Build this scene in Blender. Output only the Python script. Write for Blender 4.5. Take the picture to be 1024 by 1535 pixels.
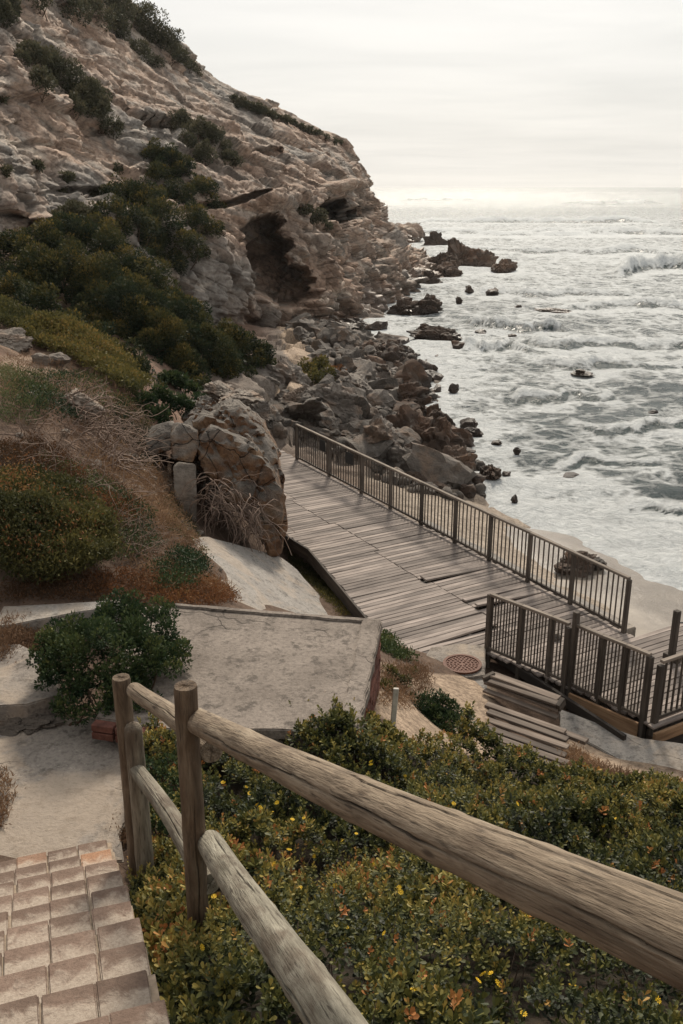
import bpy, bmesh, math, random
import numpy as np
from mathutils import Vector, Matrix, Quaternion
from mathutils.bvhtree import BVHTree

random.seed(7); RNG = np.random.default_rng(7)
R = math.radians
scene = bpy.context.scene
for _o in list(bpy.data.objects): bpy.data.objects.remove(_o)
COL = scene.collection

# ------------------------------------------------------------------ camera
CAMZ, FPX, PITCH = 9.0, 1400.0, R(19.25)        # sea level is z = 0
cam = bpy.data.cameras.new('camera'); camo = bpy.data.objects.new('camera', cam); COL.objects.link(camo)
cam.sensor_fit = 'VERTICAL'; cam.sensor_height = 36; cam.lens = FPX/1535*36
cam.clip_start = 0.05; cam.clip_end = 60000
camo.location = (0, 0, CAMZ); camo.rotation_euler = (R(90)-PITCH, 0, 0)
scene.camera = camo

# ------------------------------------------------------------------ sky and sun
SUN_EL, SUN_AZ = R(38), R(6)                    # azimuth measured from +Y towards +X
world = bpy.data.worlds.new('World'); scene.world = world; world.use_nodes = True
def build_world():
    nt = world.node_tree; N = nt.nodes; L = nt.links; N.clear()
    out = N.new('ShaderNodeOutputWorld'); bg = N.new('ShaderNodeBackground'); bg.inputs[1].default_value = 0.1
    sky = N.new('ShaderNodeTexSky'); sky.sky_type = 'NISHITA'; sky.sun_disc = False
    sky.sun_elevation = SUN_EL; sky.sun_rotation = SUN_AZ; sky.dust_density = 3.0
    tc = N.new('ShaderNodeTexCoord')
    # flatten the direction onto a cloud layer: dir.xy / (z + k)
    sep = N.new('ShaderNodeSeparateXYZ'); L.new(tc.outputs['Generated'], sep.inputs[0])
    zab = N.new('ShaderNodeMath'); zab.operation = 'ABSOLUTE'; L.new(sep.outputs[2], zab.inputs[0])
    zz = N.new('ShaderNodeMath'); zz.operation = 'ADD'; zz.inputs[1].default_value = 0.06; L.new(zab.outputs[0], zz.inputs[0])
    dx = N.new('ShaderNodeMath'); dx.operation = 'DIVIDE'; L.new(sep.outputs[0], dx.inputs[0]); L.new(zz.outputs[0], dx.inputs[1])
    dy = N.new('ShaderNodeMath'); dy.operation = 'DIVIDE'; L.new(sep.outputs[1], dy.inputs[0]); L.new(zz.outputs[0], dy.inputs[1])
    com = N.new('ShaderNodeCombineXYZ'); L.new(dx.outputs[0], com.inputs[0]); L.new(dy.outputs[0], com.inputs[1])
    mp = N.new('ShaderNodeMapping'); mp.inputs['Scale'].default_value = (0.55, 0.9, 1); mp.inputs['Rotation'].default_value = (0, 0, R(12))
    L.new(com.outputs[0], mp.inputs[0])
    nz = N.new('ShaderNodeTexNoise'); nz.inputs['Scale'].default_value = 0.9; nz.inputs['Detail'].default_value = 7
    nz.inputs['Roughness'].default_value = 0.58; nz.inputs['Distortion'].default_value = 0.4
    L.new(mp.outputs[0], nz.inputs[0])
    rp = N.new('ShaderNodeValToRGB'); rp.color_ramp.elements[0].position = 0.28; rp.color_ramp.elements[1].position = 0.72
    rp.color_ramp.elements[0].color = (5.6, 5.6, 5.45, 1); rp.color_ramp.elements[1].color = (6.75, 6.65, 6.4, 1)
    L.new(nz.outputs[0], rp.inputs[0])
    # thin cloud glows around the hidden sun
    sd = N.new('ShaderNodeVectorMath'); sd.operation = 'DOT_PRODUCT'
    sd.inputs[1].default_value = (math.sin(SUN_AZ)*math.cos(SUN_EL), math.cos(SUN_AZ)*math.cos(SUN_EL), math.sin(SUN_EL))
    L.new(tc.outputs['Generated'], sd.inputs[0])
    mr = N.new('ShaderNodeMapRange'); mr.inputs[1].default_value = 0.70; mr.inputs[2].default_value = 1.0
    mr.inputs[3].default_value = 1.0; mr.inputs[4].default_value = 1.35; mr.interpolation_type = 'SMOOTHSTEP'
    L.new(sd.outputs['Value'], mr.inputs[0])
    mul = N.new('ShaderNodeVectorMath'); mul.operation = 'SCALE'; L.new(rp.outputs[0], mul.inputs[0]); L.new(mr.outputs[0], mul.inputs['Scale'])
    mx = N.new('ShaderNodeMix'); mx.data_type = 'RGBA'; mx.inputs[0].default_value = 0.93
    L.new(sky.outputs[0], mx.inputs[6]); L.new(mul.outputs[0], mx.inputs[7])
    L.new(mx.outputs[2], bg.inputs[0]); L.new(bg.outputs[0], out.inputs[0])
build_world()
sun = bpy.data.lights.new('sun', 'SUN'); sun.energy = 3.6; sun.angle = R(9); sun.color = (1.0, 0.90, 0.76)
suno = bpy.data.objects.new('sun', sun); COL.objects.link(suno)
_sd = Vector((math.sin(SUN_AZ)*math.cos(SUN_EL), math.cos(SUN_AZ)*math.cos(SUN_EL), math.sin(SUN_EL)))
suno.rotation_euler = _sd.to_track_quat('Z', 'Y').to_euler(); suno.location = (0, 20, 60)
scene.view_settings.view_transform = 'Standard'; scene.view_settings.look = 'None'
scene.view_settings.gamma = 1; scene.view_settings.exposure = 0.27
scene.cycles.volume_bounces = 1

# ------------------------------------------------------------------ authoring helpers: a sight line of the photograph to a real place
CP, SP = math.cos(PITCH), math.sin(PITCH)
def ray(u, v):
    x = (u-512)/FPX; y = (767.5-v)/FPX
    return Vector((x, CP+y*SP, -SP+y*CP))
def at(u, v, Y):                       # the point at world depth Y
    d = ray(u, v); return Vector((0, 0, CAMZ)) + d*(Y/d.y)
def onz(u, v, z):                      # the point at height z above the sea
    d = ray(u, v); return Vector((0, 0, CAMZ)) + d*((z-CAMZ)/d.z)
def depth_of(p): return p[1]*CP - (p[2]-CAMZ)*SP
def proj(P):
    P = np.asarray(P, float); z = P[:, 2]-CAMZ
    t = P[:, 1]*CP - z*SP; t = np.where(t < 0.05, 0.05, t)
    yc = P[:, 1]*SP + z*CP
    return 512+FPX*P[:, 0]/t, 767.5-FPX*yc/t
def inpoly(u, v, poly):
    ins = np.zeros(len(u), bool); n = len(poly); j = n-1
    for i in range(n):
        xi, yi = poly[i]; xj, yj = poly[j]
        c = ((yi > v) != (yj > v)) & (u < (xj-xi)*(v-yi)/((yj-yi) if yj != yi else 1e-9)+xi)
        ins ^= c; j = i
    return ins

# ------------------------------------------------------------------ numpy noise
def _hash(ix, iy, iz, seed):
    h = (ix.astype(np.int64)*374761393 + iy.astype(np.int64)*668265263 + iz.astype(np.int64)*2147483647 + seed*1274126177) & 0xFFFFFFFF
    h = ((h ^ (h >> 13))*1274126177) & 0xFFFFFFFF
    h = ((h ^ (h >> 16))*2246822519) & 0xFFFFFFFF
    h = h ^ (h >> 15)
    return h.astype(np.float64)/4294967295.0
def vnoise(P, seed=0):
    i = np.floor(P).astype(np.int64); f = P-i; f = f*f*f*(f*(f*6-15)+10)
    r = 0
    for dx in (0, 1):
        wx = f[:, 0] if dx else 1-f[:, 0]
        for dy in (0, 1):
            wy = f[:, 1] if dy else 1-f[:, 1]
            for dz in (0, 1):
                wz = f[:, 2] if dz else 1-f[:, 2]
                r = r + wx*wy*wz*_hash(i[:, 0]+dx, i[:, 1]+dy, i[:, 2]+dz, seed)
    return r*2-1
def fbm(P, scale=1.0, oct=4, seed=0, gain=0.5):
    P = np.asarray(P, float)/scale; a = 1.0; s = 0; tot = 0
    for o in range(oct):
        s = s + a*vnoise(P, seed+o*17); tot += a; a *= gain; P = P*2.03+11.7
    return s/tot
def worley(P, seed=0):
    i = np.floor(P).astype(np.int64)
    F1 = np.full(len(P), 9.0); F2 = np.full(len(P), 9.0); cid = np.zeros(len(P)); V = np.zeros((len(P), 3))
    for dx in (-1, 0, 1):
        for dy in (-1, 0, 1):
            for dz in (-1, 0, 1):
                a, b, c = i[:, 0]+dx, i[:, 1]+dy, i[:, 2]+dz
                q = np.stack([a+_hash(a, b, c, seed), b+_hash(a, b, c, seed+1), c+_hash(a, b, c, seed+2)], 1)
                D = P-q; d = np.sqrt((D*D).sum(1))
                n = d < F1
                F2 = np.where(n, F1, np.minimum(F2, d))
                cid = np.where(n, _hash(a, b, c, seed+3), cid)
                V[n] = D[n]; F1 = np.where(n, d, F1)
    return F1, F2, cid, V
def sstep(a, b, x):
    t = np.clip((x-a)/(b-a), 0, 1); return t*t*(3-2*t)

# ------------------------------------------------------------------ object helpers
def tag(o, label=None, cat=None, group=None, kind=None):
    if label: o['label'] = label
    if cat: o['category'] = cat
    if group: o['group'] = group
    if kind: o['kind'] = kind
    return o
def empty(name, loc, label=None, cat=None, group=None):
    o = bpy.data.objects.new(name, None); COL.objects.link(o); o.location = loc; o.empty_display_size = 0.2
    return tag(o, label, cat, group)
def setparent(o, parent):
    if parent is not None:
        o.parent = parent
        o.matrix_parent_inverse = parent.matrix_basis.inverted()
    return o
def link(name, me, mat, parent=None, smooth=False):
    o = bpy.data.objects.new(name, me); COL.objects.link(o)
    if mat and not me.materials: me.materials.append(mat)
    if smooth:
        me.polygons.foreach_set('use_smooth', np.ones(len(me.polygons), bool))
    return setparent(o, parent)
def npmesh(name, V, F):
    """V (n,3); F (m,k) with k = 3 or 4"""
    V = np.asarray(V, np.float32); F = np.asarray(F, np.int32); k = F.shape[1]
    me = bpy.data.meshes.new(name); me.vertices.add(len(V)); me.vertices.foreach_set('co', V.ravel())
    me.loops.add(F.size); me.loops.foreach_set('vertex_index', F.ravel())
    me.polygons.add(len(F)); me.polygons.foreach_set('loop_start', np.arange(0, F.size, k, dtype=np.int32))
    me.update(calc_edges=True); me.validate(); return me
def fattr(me, name, vals):
    a = me.attributes.new(name, 'FLOAT', 'POINT'); a.data.foreach_set('value', np.asarray(vals, np.float32))
def cattr(me, name, rgb):
    a = me.attributes.new(name, 'FLOAT_COLOR', 'POINT')
    a.data.foreach_set('color', np.concatenate([rgb, np.ones((len(rgb), 1))], 1).astype(np.float32).ravel())
def gridfaces(nr, nc):
    i = np.arange(nr*nc).reshape(nr, nc)
    return np.stack([i[:-1, :-1].ravel(), i[:-1, 1:].ravel(), i[1:, 1:].ravel(), i[1:, :-1].ravel()], 1)
def bm_mesh(name, bm):
    me = bpy.data.meshes.new(name); bm.normal_update(); bm.to_mesh(me); bm.free(); return me
def box_bm(bm, size, M, bev=0.0, segs=1):
    r = bmesh.ops.create_cube(bm, size=1.0, matrix=Matrix.Diagonal((size[0], size[1], size[2], 1)))
    vs = r['verts']
    if bev:
        es = list({e for v in vs for e in v.link_edges})
        rb = bmesh.ops.bevel(bm, geom=es, offset=bev, segments=segs, affect='EDGES', profile=0.5)
        vs = list({v for f in rb['faces'] for v in f.verts} | {v for v in vs if v.is_valid})
    bmesh.ops.transform(bm, matrix=M, verts=vs)
    return vs
def frame(o, xdir, zdir=(0, 0, 1)):
    x = Vector(xdir).normalized(); z = Vector(zdir); y = z.cross(x).normalized(); z = x.cross(y)
    M = Matrix((x, y, z)).transposed().to_4x4(); M.translation = Vector(o); return M
_boxes = {}
def box(name, p0, p1, w, h, mat, parent, bev=0.006, up=(0, 0, 1), jit=0):
    """beam from p0 to p1, w wide, h tall; the mesh is in its own local frame (x along the beam)"""
    p0 = Vector(p0); p1 = Vector(p1); Ln = (p1-p0).length
    key = (round(Ln, 2), w, h, bev, mat.name if mat else '')
    if key in _boxes: me = _boxes[key]
    else:
        bm = bmesh.new(); box_bm(bm, (round(Ln, 2), w, h), Matrix(), bev)
        me = bm_mesh(name, bm); me.materials.append(mat); _boxes[key] = me
    o = bpy.data.objects.new(name, me); COL.objects.link(o)
    o.matrix_basis = frame((p0+p1)/2, p1-p0, up)
    return setparent(o, parent)

# ------------------------------------------------------------------ material helpers
class Mt:
    def __init__(s, name, rough=0.85, spec=0.3):
        s.m = bpy.data.materials.new(name); s.m.use_nodes = True; s.nt = s.m.node_tree; s.N = s.nt.nodes
        s.b = s.N['Principled BSDF']; s.b.inputs['Roughness'].default_value = rough
        s.b.inputs['Specular IOR Level'].default_value = spec
        s.tc = s.N.new('ShaderNodeTexCoord')
    def l(s, a, b): s.nt.links.new(a, b)
    def put(s, sock, v):
        if hasattr(v, 'is_output') or isinstance(v, bpy.types.NodeSocket): s.l(v, sock)
        else: sock.default_value = v
    def map(s, scale=(1, 1, 1), rot=(0, 0, 0), co='Object', loc=None):
        n = s.N.new('ShaderNodeMapping'); n.inputs['Scale'].default_value = scale; n.inputs['Rotation'].default_value = rot
        s.l(s.tc.outputs[co], n.inputs[0])
        if loc is not None: s.l(loc, n.inputs['Location'])
        return n.outputs[0]
    def noise(s, scale, vec=None, det=6, rough=0.55, dist=0.0):
        n = s.N.new('ShaderNodeTexNoise'); n.inputs['Scale'].default_value = scale; n.inputs['Detail'].default_value = det
        n.inputs['Roughness'].default_value = rough; n.inputs['Distortion'].default_value = dist
        s.l(vec if vec is not None else s.tc.outputs['Object'], n.inputs[0]); return n.outputs[0]
    def vor(s, scale, vec=None, feat='F1', rnd=1.0, out='Distance'):
        n = s.N.new('ShaderNodeTexVoronoi'); n.feature = feat; n.inputs['Scale'].default_value = scale; n.inputs['Randomness'].default_value = rnd
        s.l(vec if vec is not None else s.tc.outputs['Object'], n.inputs[0]); return n.outputs[out]
    def ramp(s, fac, stops, interp='LINEAR'):
        n = s.N.new('ShaderNodeValToRGB'); cr = n.color_ramp; cr.interpolation = interp
        while len(cr.elements) < len(stops): cr.elements.new(0.5)
        for e, (p, c) in zip(cr.elements, stops):
            e.position = p; e.color = (c, c, c, 1) if isinstance(c, (int, float)) else (*c, 1)
        s.l(fac, n.inputs[0]); return n.outputs[0]
    def mix(s, fac, a, b, mode='MIX'):
        n = s.N.new('ShaderNodeMix'); n.data_type = 'RGBA'; n.blend_type = mode
        for k, v in ((0, fac), (6, a), (7, b)):
            if isinstance(v, tuple) and len(v) == 3: v = (*v, 1)
            s.put(n.inputs[k], v)
        return n.outputs[2]
    def math(s, op, a, b=0.0, c=None):
        n = s.N.new('ShaderNodeMath'); n.operation = op; s.put(n.inputs[0], a); s.put(n.inputs[1], b)
        if c is not None: s.put(n.inputs[2], c)
        return n.outputs[0]
    def rng(s, x, a, b, c=0.0, d=1.0):
        n = s.N.new('ShaderNodeMapRange'); n.interpolation_type = 'SMOOTHSTEP'; s.l(x, n.inputs[0])
        for k, v in zip((1, 2, 3, 4), (a, b, c, d)): n.inputs[k].default_value = v
        return n.outputs[0]
    def attr(s, name, out='Fac'):
        n = s.N.new('ShaderNodeAttribute'); n.attribute_name = name; return n.outputs[out]
    def geo(s, out): 
        return s.N.new('ShaderNodeNewGeometry').outputs[out]
    def sep(s, vec, k):
        n = s.N.new('ShaderNodeSeparateXYZ'); s.l(vec, n.inputs[0]); return n.outputs[k]
    def orand(s): return s.N.new('ShaderNodeObjectInfo').outputs['Random']
    def ovar(s, col, lo=0.75, hi=1.2):
        n = s.N.new('ShaderNodeHueSaturation'); s.l(col, n.inputs['Color'])
        s.l(s.rng(s.orand(), 0, 1, lo, hi), n.inputs['Value']); return n.outputs[0]
    def bump(s, h, strength=0.5, dist=0.02, nrm=None):
        n = s.N.new('ShaderNodeBump'); n.inputs['Strength'].default_value = strength; n.inputs['Distance'].default_value = dist
        s.l(h, n.inputs['Height'])
        if nrm is not None: s.l(nrm, n.inputs['Normal'])
        s.l(n.outputs[0], s.b.inputs['Normal']); return n.outputs[0]
    def col(s, c): s.put(s.b.inputs['Base Color'], c if not isinstance(c, tuple) else (*c, 1)); return s.m

def wetness(M, col, lo=0.1, hi=1.3, amt=0.42):
    """rock soaked by the swash: darker and glossier in the tide band (a real wet film up to the splash line)"""
    P = M.geo('Position'); z = M.sep(P, 2)
    nz = M.noise(0.5, P, 4)
    zz = M.math('ADD', z, M.math('MULTIPLY', M.math('SUBTRACT', nz, 0.5), 1.6))
    w = M.rng(zz, lo, hi, 1.0, 0.0)
    M.put(M.b.inputs['Roughness'], M.rng(w, 0, 1, 0.88, 0.38))
    return M.mix(w, col, M.mix(1.0, col, (amt, amt*0.92, amt*0.86), 'MULTIPLY'))

def mat_cliff():
    M = Mt('cliff_rock', 0.9, 0.2)
    P = M.geo('Position')
    mp = M.N.new('ShaderNodeMapping'); mp.inputs['Rotation'].default_value = (0, R(-24), 0); M.l(P, mp.inputs[0])
    ms = M.N.new('ShaderNodeMapping'); ms.inputs['Scale'].default_value = (0.34, 0.34, 1.1); M.l(mp.outputs[0], ms.inputs[0])
    st = M.noise(0.9, ms.outputs[0], 9, 0.62, 0.5)
    base = M.ramp(st, [(0.28, (0.15, 0.105, 0.08)), (0.42, (0.33, 0.225, 0.165)), (0.52, (0.44, 0.325, 0.25)), (0.62, (0.31, 0.265, 0.225)), (0.75, (0.55, 0.45, 0.36))])
    big = M.noise(0.13, P, 4, 0.55, 0.6)
    c = M.mix(M.rng(big, 0.44, 0.66), base, M.ramp(M.noise(0.8, P, 7), [(0.3, (0.16, 0.145, 0.13)), (0.7, (0.34, 0.31, 0.275))]))
    org = M.noise(0.22, P, 3, 0.5)
    c = M.mix(M.rng(org, 0.6, 0.75, 0, 0.45), c, (0.38, 0.215, 0.13))
    fine = M.noise(3.0, P, 8, 0.68)
    c = M.mix(M.rng(fine, 0.3, 0.62, 0.65, 0.0), c, (0.07, 0.052, 0.042))
    mb = M.N.new('ShaderNodeMapping'); mb.inputs['Scale'].default_value = (0.10, 0.10, 2.6); M.l(mp.outputs[0], mb.inputs[0])
    sm = M.noise(1.0, mb.outputs[0], 7, 0.7, 0.3); c = M.mix(M.rng(sm, 0.34, 0.46, 0.6, 0.0), c, (0.10, 0.07, 0.053))
    wh = M.noise(1.1, ms.outputs[0], 6, 0.65); c = M.mix(M.rng(wh, 0.56, 0.68, 0, 0.6), c, (0.60, 0.51, 0.42))
    c = wetness(M, c, 0.4, 2.6, 0.45)
    cr = M.vor(1.1, ms.outputs[0], 'DISTANCE_TO_EDGE')
    h = M.math('ADD', M.math('MULTIPLY', fine, 0.7), M.math('ADD', M.math('MULTIPLY', M.rng(cr, 0, 0.08), 0.25), M.math('MULTIPLY', st, 0.4)))
    M.bump(h, 0.9, 0.22)
    return M.col(c)
def mat_rock(name, stops, scale=1.2, warm=None, wet=True, bump=0.06, coords='Object'):
    M = Mt(name, 0.88, 0.25)
    o = M.N.new('ShaderNodeVectorMath'); o.operation = 'SCALE'; M.l(M.tc.outputs['Object'], o.inputs[0]); o.inputs['Scale'].default_value = 1.0
    ad = M.N.new('ShaderNodeVectorMath'); ad.operation = 'ADD'; M.l(o.outputs[0], ad.inputs[0])
    cb = M.N.new('ShaderNodeCombineXYZ'); rr = M.math('MULTIPLY', M.orand(), 40.0); M.l(rr, cb.inputs[0]); M.l(rr, cb.inputs[1]); M.l(cb.outputs[0], ad.inputs[1])
    v = ad.outputs[0]
    ms = M.N.new('ShaderNodeMapping'); ms.inputs['Scale'].default_value = (0.5, 0.5, 2.2); ms.inputs['Rotation'].default_value = (0.3, -0.4, 0); M.l(v, ms.inputs[0])
    st = M.noise(scale, ms.outputs[0], 9, 0.62, 0.3)
    c = M.ramp(st, stops)
    if warm:
        w = M.noise(scale*0.8, v, 4, 0.5, 0.4)
        c = M.mix(M.rng(w, 0.5, 0.68, 0, warm[1]), c, warm[0])
    fine = M.noise(scale*7, v, 7, 0.7)
    c = M.mix(M.rng(fine, 0.3, 0.62, 0.5, 0.0), c, (0.05, 0.042, 0.036))
    li = M.noise(scale*2.2, v, 5, 0.6)
    c = M.mix(M.rng(li, 0.6, 0.72, 0, 0.35), c, (0.36, 0.34, 0.30))
    c = M.ovar(c, 0.72, 1.25)
    if wet: c = wetness(M, c, 0.05, 0.9, 0.42)
    M.bump(M.math('ADD', fine, M.math('MULTIPLY', st, 1.5)), 0.8, bump)
    return M.col(c)
def mat_outcrop():
    """big boulder: grey weathered upper faces, rusty orange on freshly broken under-faces"""
    M = Mt('outcrop_rock', 0.9, 0.25)
    P = M.geo('Position'); nz = M.sep(M.geo('Normal'), 2)
    n1 = M.noise(1.4, P, 8, 0.6, 0.4); n2 = M.noise(0.7, P, 4, 0.5)
    grey = M.ramp(n1, [(0.3, (0.075, 0.064, 0.055)), (0.5, (0.165, 0.145, 0.125)), (0.7, (0.27, 0.235, 0.20))])
    rust = M.ramp(n1, [(0.3, (0.07, 0.034, 0.02)), (0.48, (0.19, 0.10, 0.052)), (0.6, (0.26, 0.165, 0.10)), (0.75, (0.34, 0.25, 0.17))])
    f = M.rng(M.math('ADD', nz, M.math('MULTIPLY', M.math('SUBTRACT', n2, 0.5), 1.0)), 0.15, 0.75)
    c = M.mix(f, rust, grey)
    fine = M.noise(9, P, 7, 0.7)
    c = M.mix(M.rng(fine, 0.3, 0.6, 0.5, 0), c, (0.045, 0.035, 0.03))
    dn = M.N.new('ShaderNodeTexNoise'); dn.inputs['Scale'].default_value = 1.2; dn.inputs['Detail'].default_value = 5; M.l(P, dn.inputs[0])
    ck = M.rng(M.vor(1.3, M.mix(0.5, P, dn.outputs['Color'], 'ADD'), 'DISTANCE_TO_EDGE'), 0.0, 0.016, 1.0, 0.0)
    c = M.mix(M.math('MULTIPLY', ck, 0.7), c, (0.02, 0.016, 0.013))
    M.bump(M.math('SUBTRACT', M.math('ADD', fine, M.math('MULTIPLY', n1, 2.0)), M.math('MULTIPLY', ck, 1.5)), 0.9, 0.10)
    return M.col(c)
def mat_terrain():
    M = Mt('ground_soil', 0.95, 0.15)
    P = M.geo('Position'); c = M.attr('Col', 'Color')
    n1 = M.noise(2.2, P, 8, 0.65); n2 = M.noise(14, P, 6, 0.7)
    c = M.mix(1.0, c, M.ramp(n1, [(0.25, 0.5), (0.5, 1.0), (0.75, 1.35)]), 'MULTIPLY')
    c = M.mix(M.rng(n2, 0.35, 0.6, 0.55, 0), c, (0.06, 0.04, 0.03))
    M.bump(M.math('ADD', n1, n2), 0.8, 0.06)
    return M.col(c)
def mat_sand():
    M = Mt('beach_sand', 0.9, 0.3)
    P = M.geo('Position'); n = M.noise(1.3, P, 7, 0.6); f = M.noise(40, P, 3); s = M.noise(9, P, 5, 0.7)
    c = M.ramp(n, [(0.3, (0.27, 0.235, 0.20)), (0.7, (0.40, 0.355, 0.305))])
    z = M.sep(P, 2); w = M.rng(M.math('ADD', z, M.math('MULTIPLY', M.math('SUBTRACT', n, 0.5), 0.35)), 0.25, 0.75, 1, 0)
    M.put(M.b.inputs['Roughness'], M.rng(w, 0, 1, 0.92, 0.28))
    c = M.mix(w, c, M.mix(1.0, c, (0.5, 0.47, 0.44), 'MULTIPLY'))
    c = M.mix(M.rng(s, 0.62, 0.72, 0, 0.5), c, (0.16, 0.13, 0.11))
    M.bump(M.math('ADD', M.math('MULTIPLY', f, 0.3), s), 0.5, 0.04)
    return M.col(c)
def mat_concrete(name, a, b, stain=(0.10, 0.09, 0.08), sand=0.0, co='Object'):
    M = Mt(name, 0.9, 0.25)
    P = M.geo('Position')
    n1 = M.noise(1.6, P, 8, 0.65, 0.5); n2 = M.noise(22, P, 6, 0.7); n3 = M.noise(1.1, P, 8, 0.68, 0.2); n4 = M.noise(6.5, P, 9, 0.72, 0.1)
    c = M.ramp(n1, [(0.3, a), (0.7, b)])
    c = M.mix(M.rng(n3, 0.52, 0.66, 0, 0.55), c, stain)
    c = M.mix(M.rng(n4, 0.52, 0.64, 0, 0.75), c, tuple(x*0.42 for x in a))
    n5 = M.noise(30, P, 4, 0.6); c = M.mix(M.rng(n5, 0.6, 0.7, 0, 0.5), c, tuple(min(1, x*1.4) for x in b))
    c = M.mix(M.rng(n2, 0.33, 0.55, 0.5, 0), c, tuple(x*0.4 for x in a))
    if sand: c = M.mix(M.rng(M.noise(1.1, P, 6, 0.6, 0.8), 0.46, 0.6, 0, sand), c, (0.42, 0.33, 0.245))
    dn = M.N.new('ShaderNodeTexNoise'); dn.inputs['Scale'].default_value = 2.2; dn.inputs['Detail'].default_value = 6; M.l(P, dn.inputs[0])
    cr = M.vor(0.5, M.mix(0.35, P, dn.outputs['Color'], 'ADD'), 'DISTANCE_TO_EDGE')
    crm = M.math('MULTIPLY', M.rng(cr, 0.0, 0.007, 1.0, 0.0), M.rng(n3, 0.45, 0.6))
    c = M.mix(M.math('MULTIPLY', crm, 0.5), c, (0.05, 0.042, 0.036))
    M.bump(M.math('SUBTRACT', M.math('ADD', n2, M.math('MULTIPLY', n4, 1.5)), M.math('MULTIPLY', crm, 1.0)), 0.6, 0.03)
    return M.col(c)
def mat_paver():
    M = Mt('paver_block', 0.92, 0.2)
    P = M.geo('Position'); loc = M.tc.outputs['Object']
    n1 = M.noise(3, P, 7, 0.65); n2 = M.noise(60, P, 5, 0.75); n3 = M.noise(9, P, 6, 0.65, 0.5)
    c = M.ramp(n1, [(0.3, (0.14, 0.096, 0.074)), (0.7, (0.24, 0.17, 0.132))])
    r = M.orand()
    c = M.mix(M.rng(r, 0.97, 0.975, 0, 0.6), c, (0.42, 0.22, 0.12))
    c = M.ovar(c, 0.85, 1.2)
    c = M.mix(M.rng(n2, 0.3, 0.6, 0.45, 0), c, (0.07, 0.05, 0.04))
    # wind blown sand lies against the riser behind
    y = M.sep(loc, 1)
    s = M.rng(M.math('ADD', y, M.math('MULTIPLY', M.math('SUBTRACT', n3, 0.5), 0.30)), 0.07, 0.17, 1, 0)
    sandc = M.ramp(n2, [(0.3, (0.36, 0.295, 0.235)), (0.6, (0.55, 0.475, 0.39))])
    up = M.rng(M.sep(M.geo('Normal'), 2), 0.6, 0.9)
    c = M.mix(M.math('MULTIPLY', M.math('MULTIPLY', s, up), 0.62), c, sandc)
    M.bump(M.math('ADD', n2, M.math('MULTIPLY', s, 0.8)), 0.6, 0.012)
    return M.col(c)
def mat_brick():
    M = Mt('red_brick', 0.9, 0.2); P = M.geo('Position')
    n = M.noise(9, P, 7, 0.65); f = M.noise(50, P, 5, 0.7)
    c = M.ramp(n, [(0.3, (0.075, 0.032, 0.025)), (0.6, (0.17, 0.072, 0.053)), (0.8, (0.28, 0.18, 0.14))])
    c = M.ovar(c, 0.7, 1.25)
    M.bump(M.math('ADD', n, f), 0.7, 0.015); return M.col(c)
def mat_wood(name, stops, sx=0.6, sy=14, var=(0.7, 1.25), rough=0.85, bump=0.004, stain=None):
    """grain runs along local x"""
    M = Mt(name, rough, 0.3)
    cb = M.N.new('ShaderNodeCombineXYZ'); rr = M.math('MULTIPLY', M.orand(), 50.0)
    for k in (0, 1, 2): M.l(rr, cb.inputs[k])
    v = M.map((sx, sy, sy), loc=cb.outputs[0])
    g = M.noise(1.6, v, 8, 0.65, 0.6)
    c = M.ramp(g, stops)
    w = M.noise(2.0, M.map((0.7, 2, 2), loc=cb.outputs[0]), 5)
    c = M.mix(M.rng(w, 0.4, 0.65, 0.0, 0.5), c, stain or tuple(x*0.5 for x in stops[0][1]))
    c = M.ovar(c, *var)
    M.bump(g, 0.8, bump); return M.col(c)
def mat_log():
    """peeled, weathered pole: grain along local z"""
    M = Mt('log_wood', 0.8, 0.3)
    cb = M.N.new('ShaderNodeCombineXYZ'); rr = M.math('MULTIPLY', M.orand(), 50.0)
    for k in (0, 1, 2): M.l(rr, cb.inputs[k])
    v = M.map((13, 13, 1.9), loc=cb.outputs[0]); v2 = M.map((4, 4, 1.6), loc=cb.outputs[0]); v3 = M.map((90, 90, 5.0), loc=cb.outputs[0])
    g = M.noise(1.5, v, 8, 0.65, 0.5); w = M.noise(1.6, v2, 5, 0.6, 0.5); k = M.noise(1.4, v3, 5, 0.6, 0.3)
    c = M.ramp(g, [(0.28, (0.09, 0.064, 0.043)), (0.5, (0.225, 0.17, 0.118)), (0.72, (0.37, 0.30, 0.22))])
    green = M.attr('green')
    c = M.mix(M.math('MULTIPLY', green, 0.75), c, M.ramp(g, [(0.3, (0.115, 0.115, 0.088)), (0.7, (0.36, 0.36, 0.30))]))
    brown = M.attr('brown')
    c = M.mix(M.math('MULTIPLY', brown, M.rng(w, 0.3, 0.6, 0.5, 1.0)), c, M.ramp(g, [(0.3, (0.055, 0.036, 0.023)), (0.7, (0.155, 0.10, 0.06))]))
    c = M.mix(M.rng(w, 0.5, 0.68, 0, 0.65), c, (0.085, 0.056, 0.037))
    c = M.mix(M.rng(k, 0.32, 0.46, 0.75, 0.0), c, (0.04, 0.03, 0.022))
    c = M.mix(M.attr('crack'), c, (0.018, 0.013, 0.01))
    kn = M.vor(2.2, M.map((5, 5, 1.6), loc=cb.outputs[0])); c = M.mix(M.rng(kn, 0.05, 0.14, 0.75, 0.0), c, (0.05, 0.035, 0.025))
    M.bump(M.math('ADD', g, M.math('MULTIPLY', k, 1.0)), 0.9, 0.011); return M.col(c)
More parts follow.
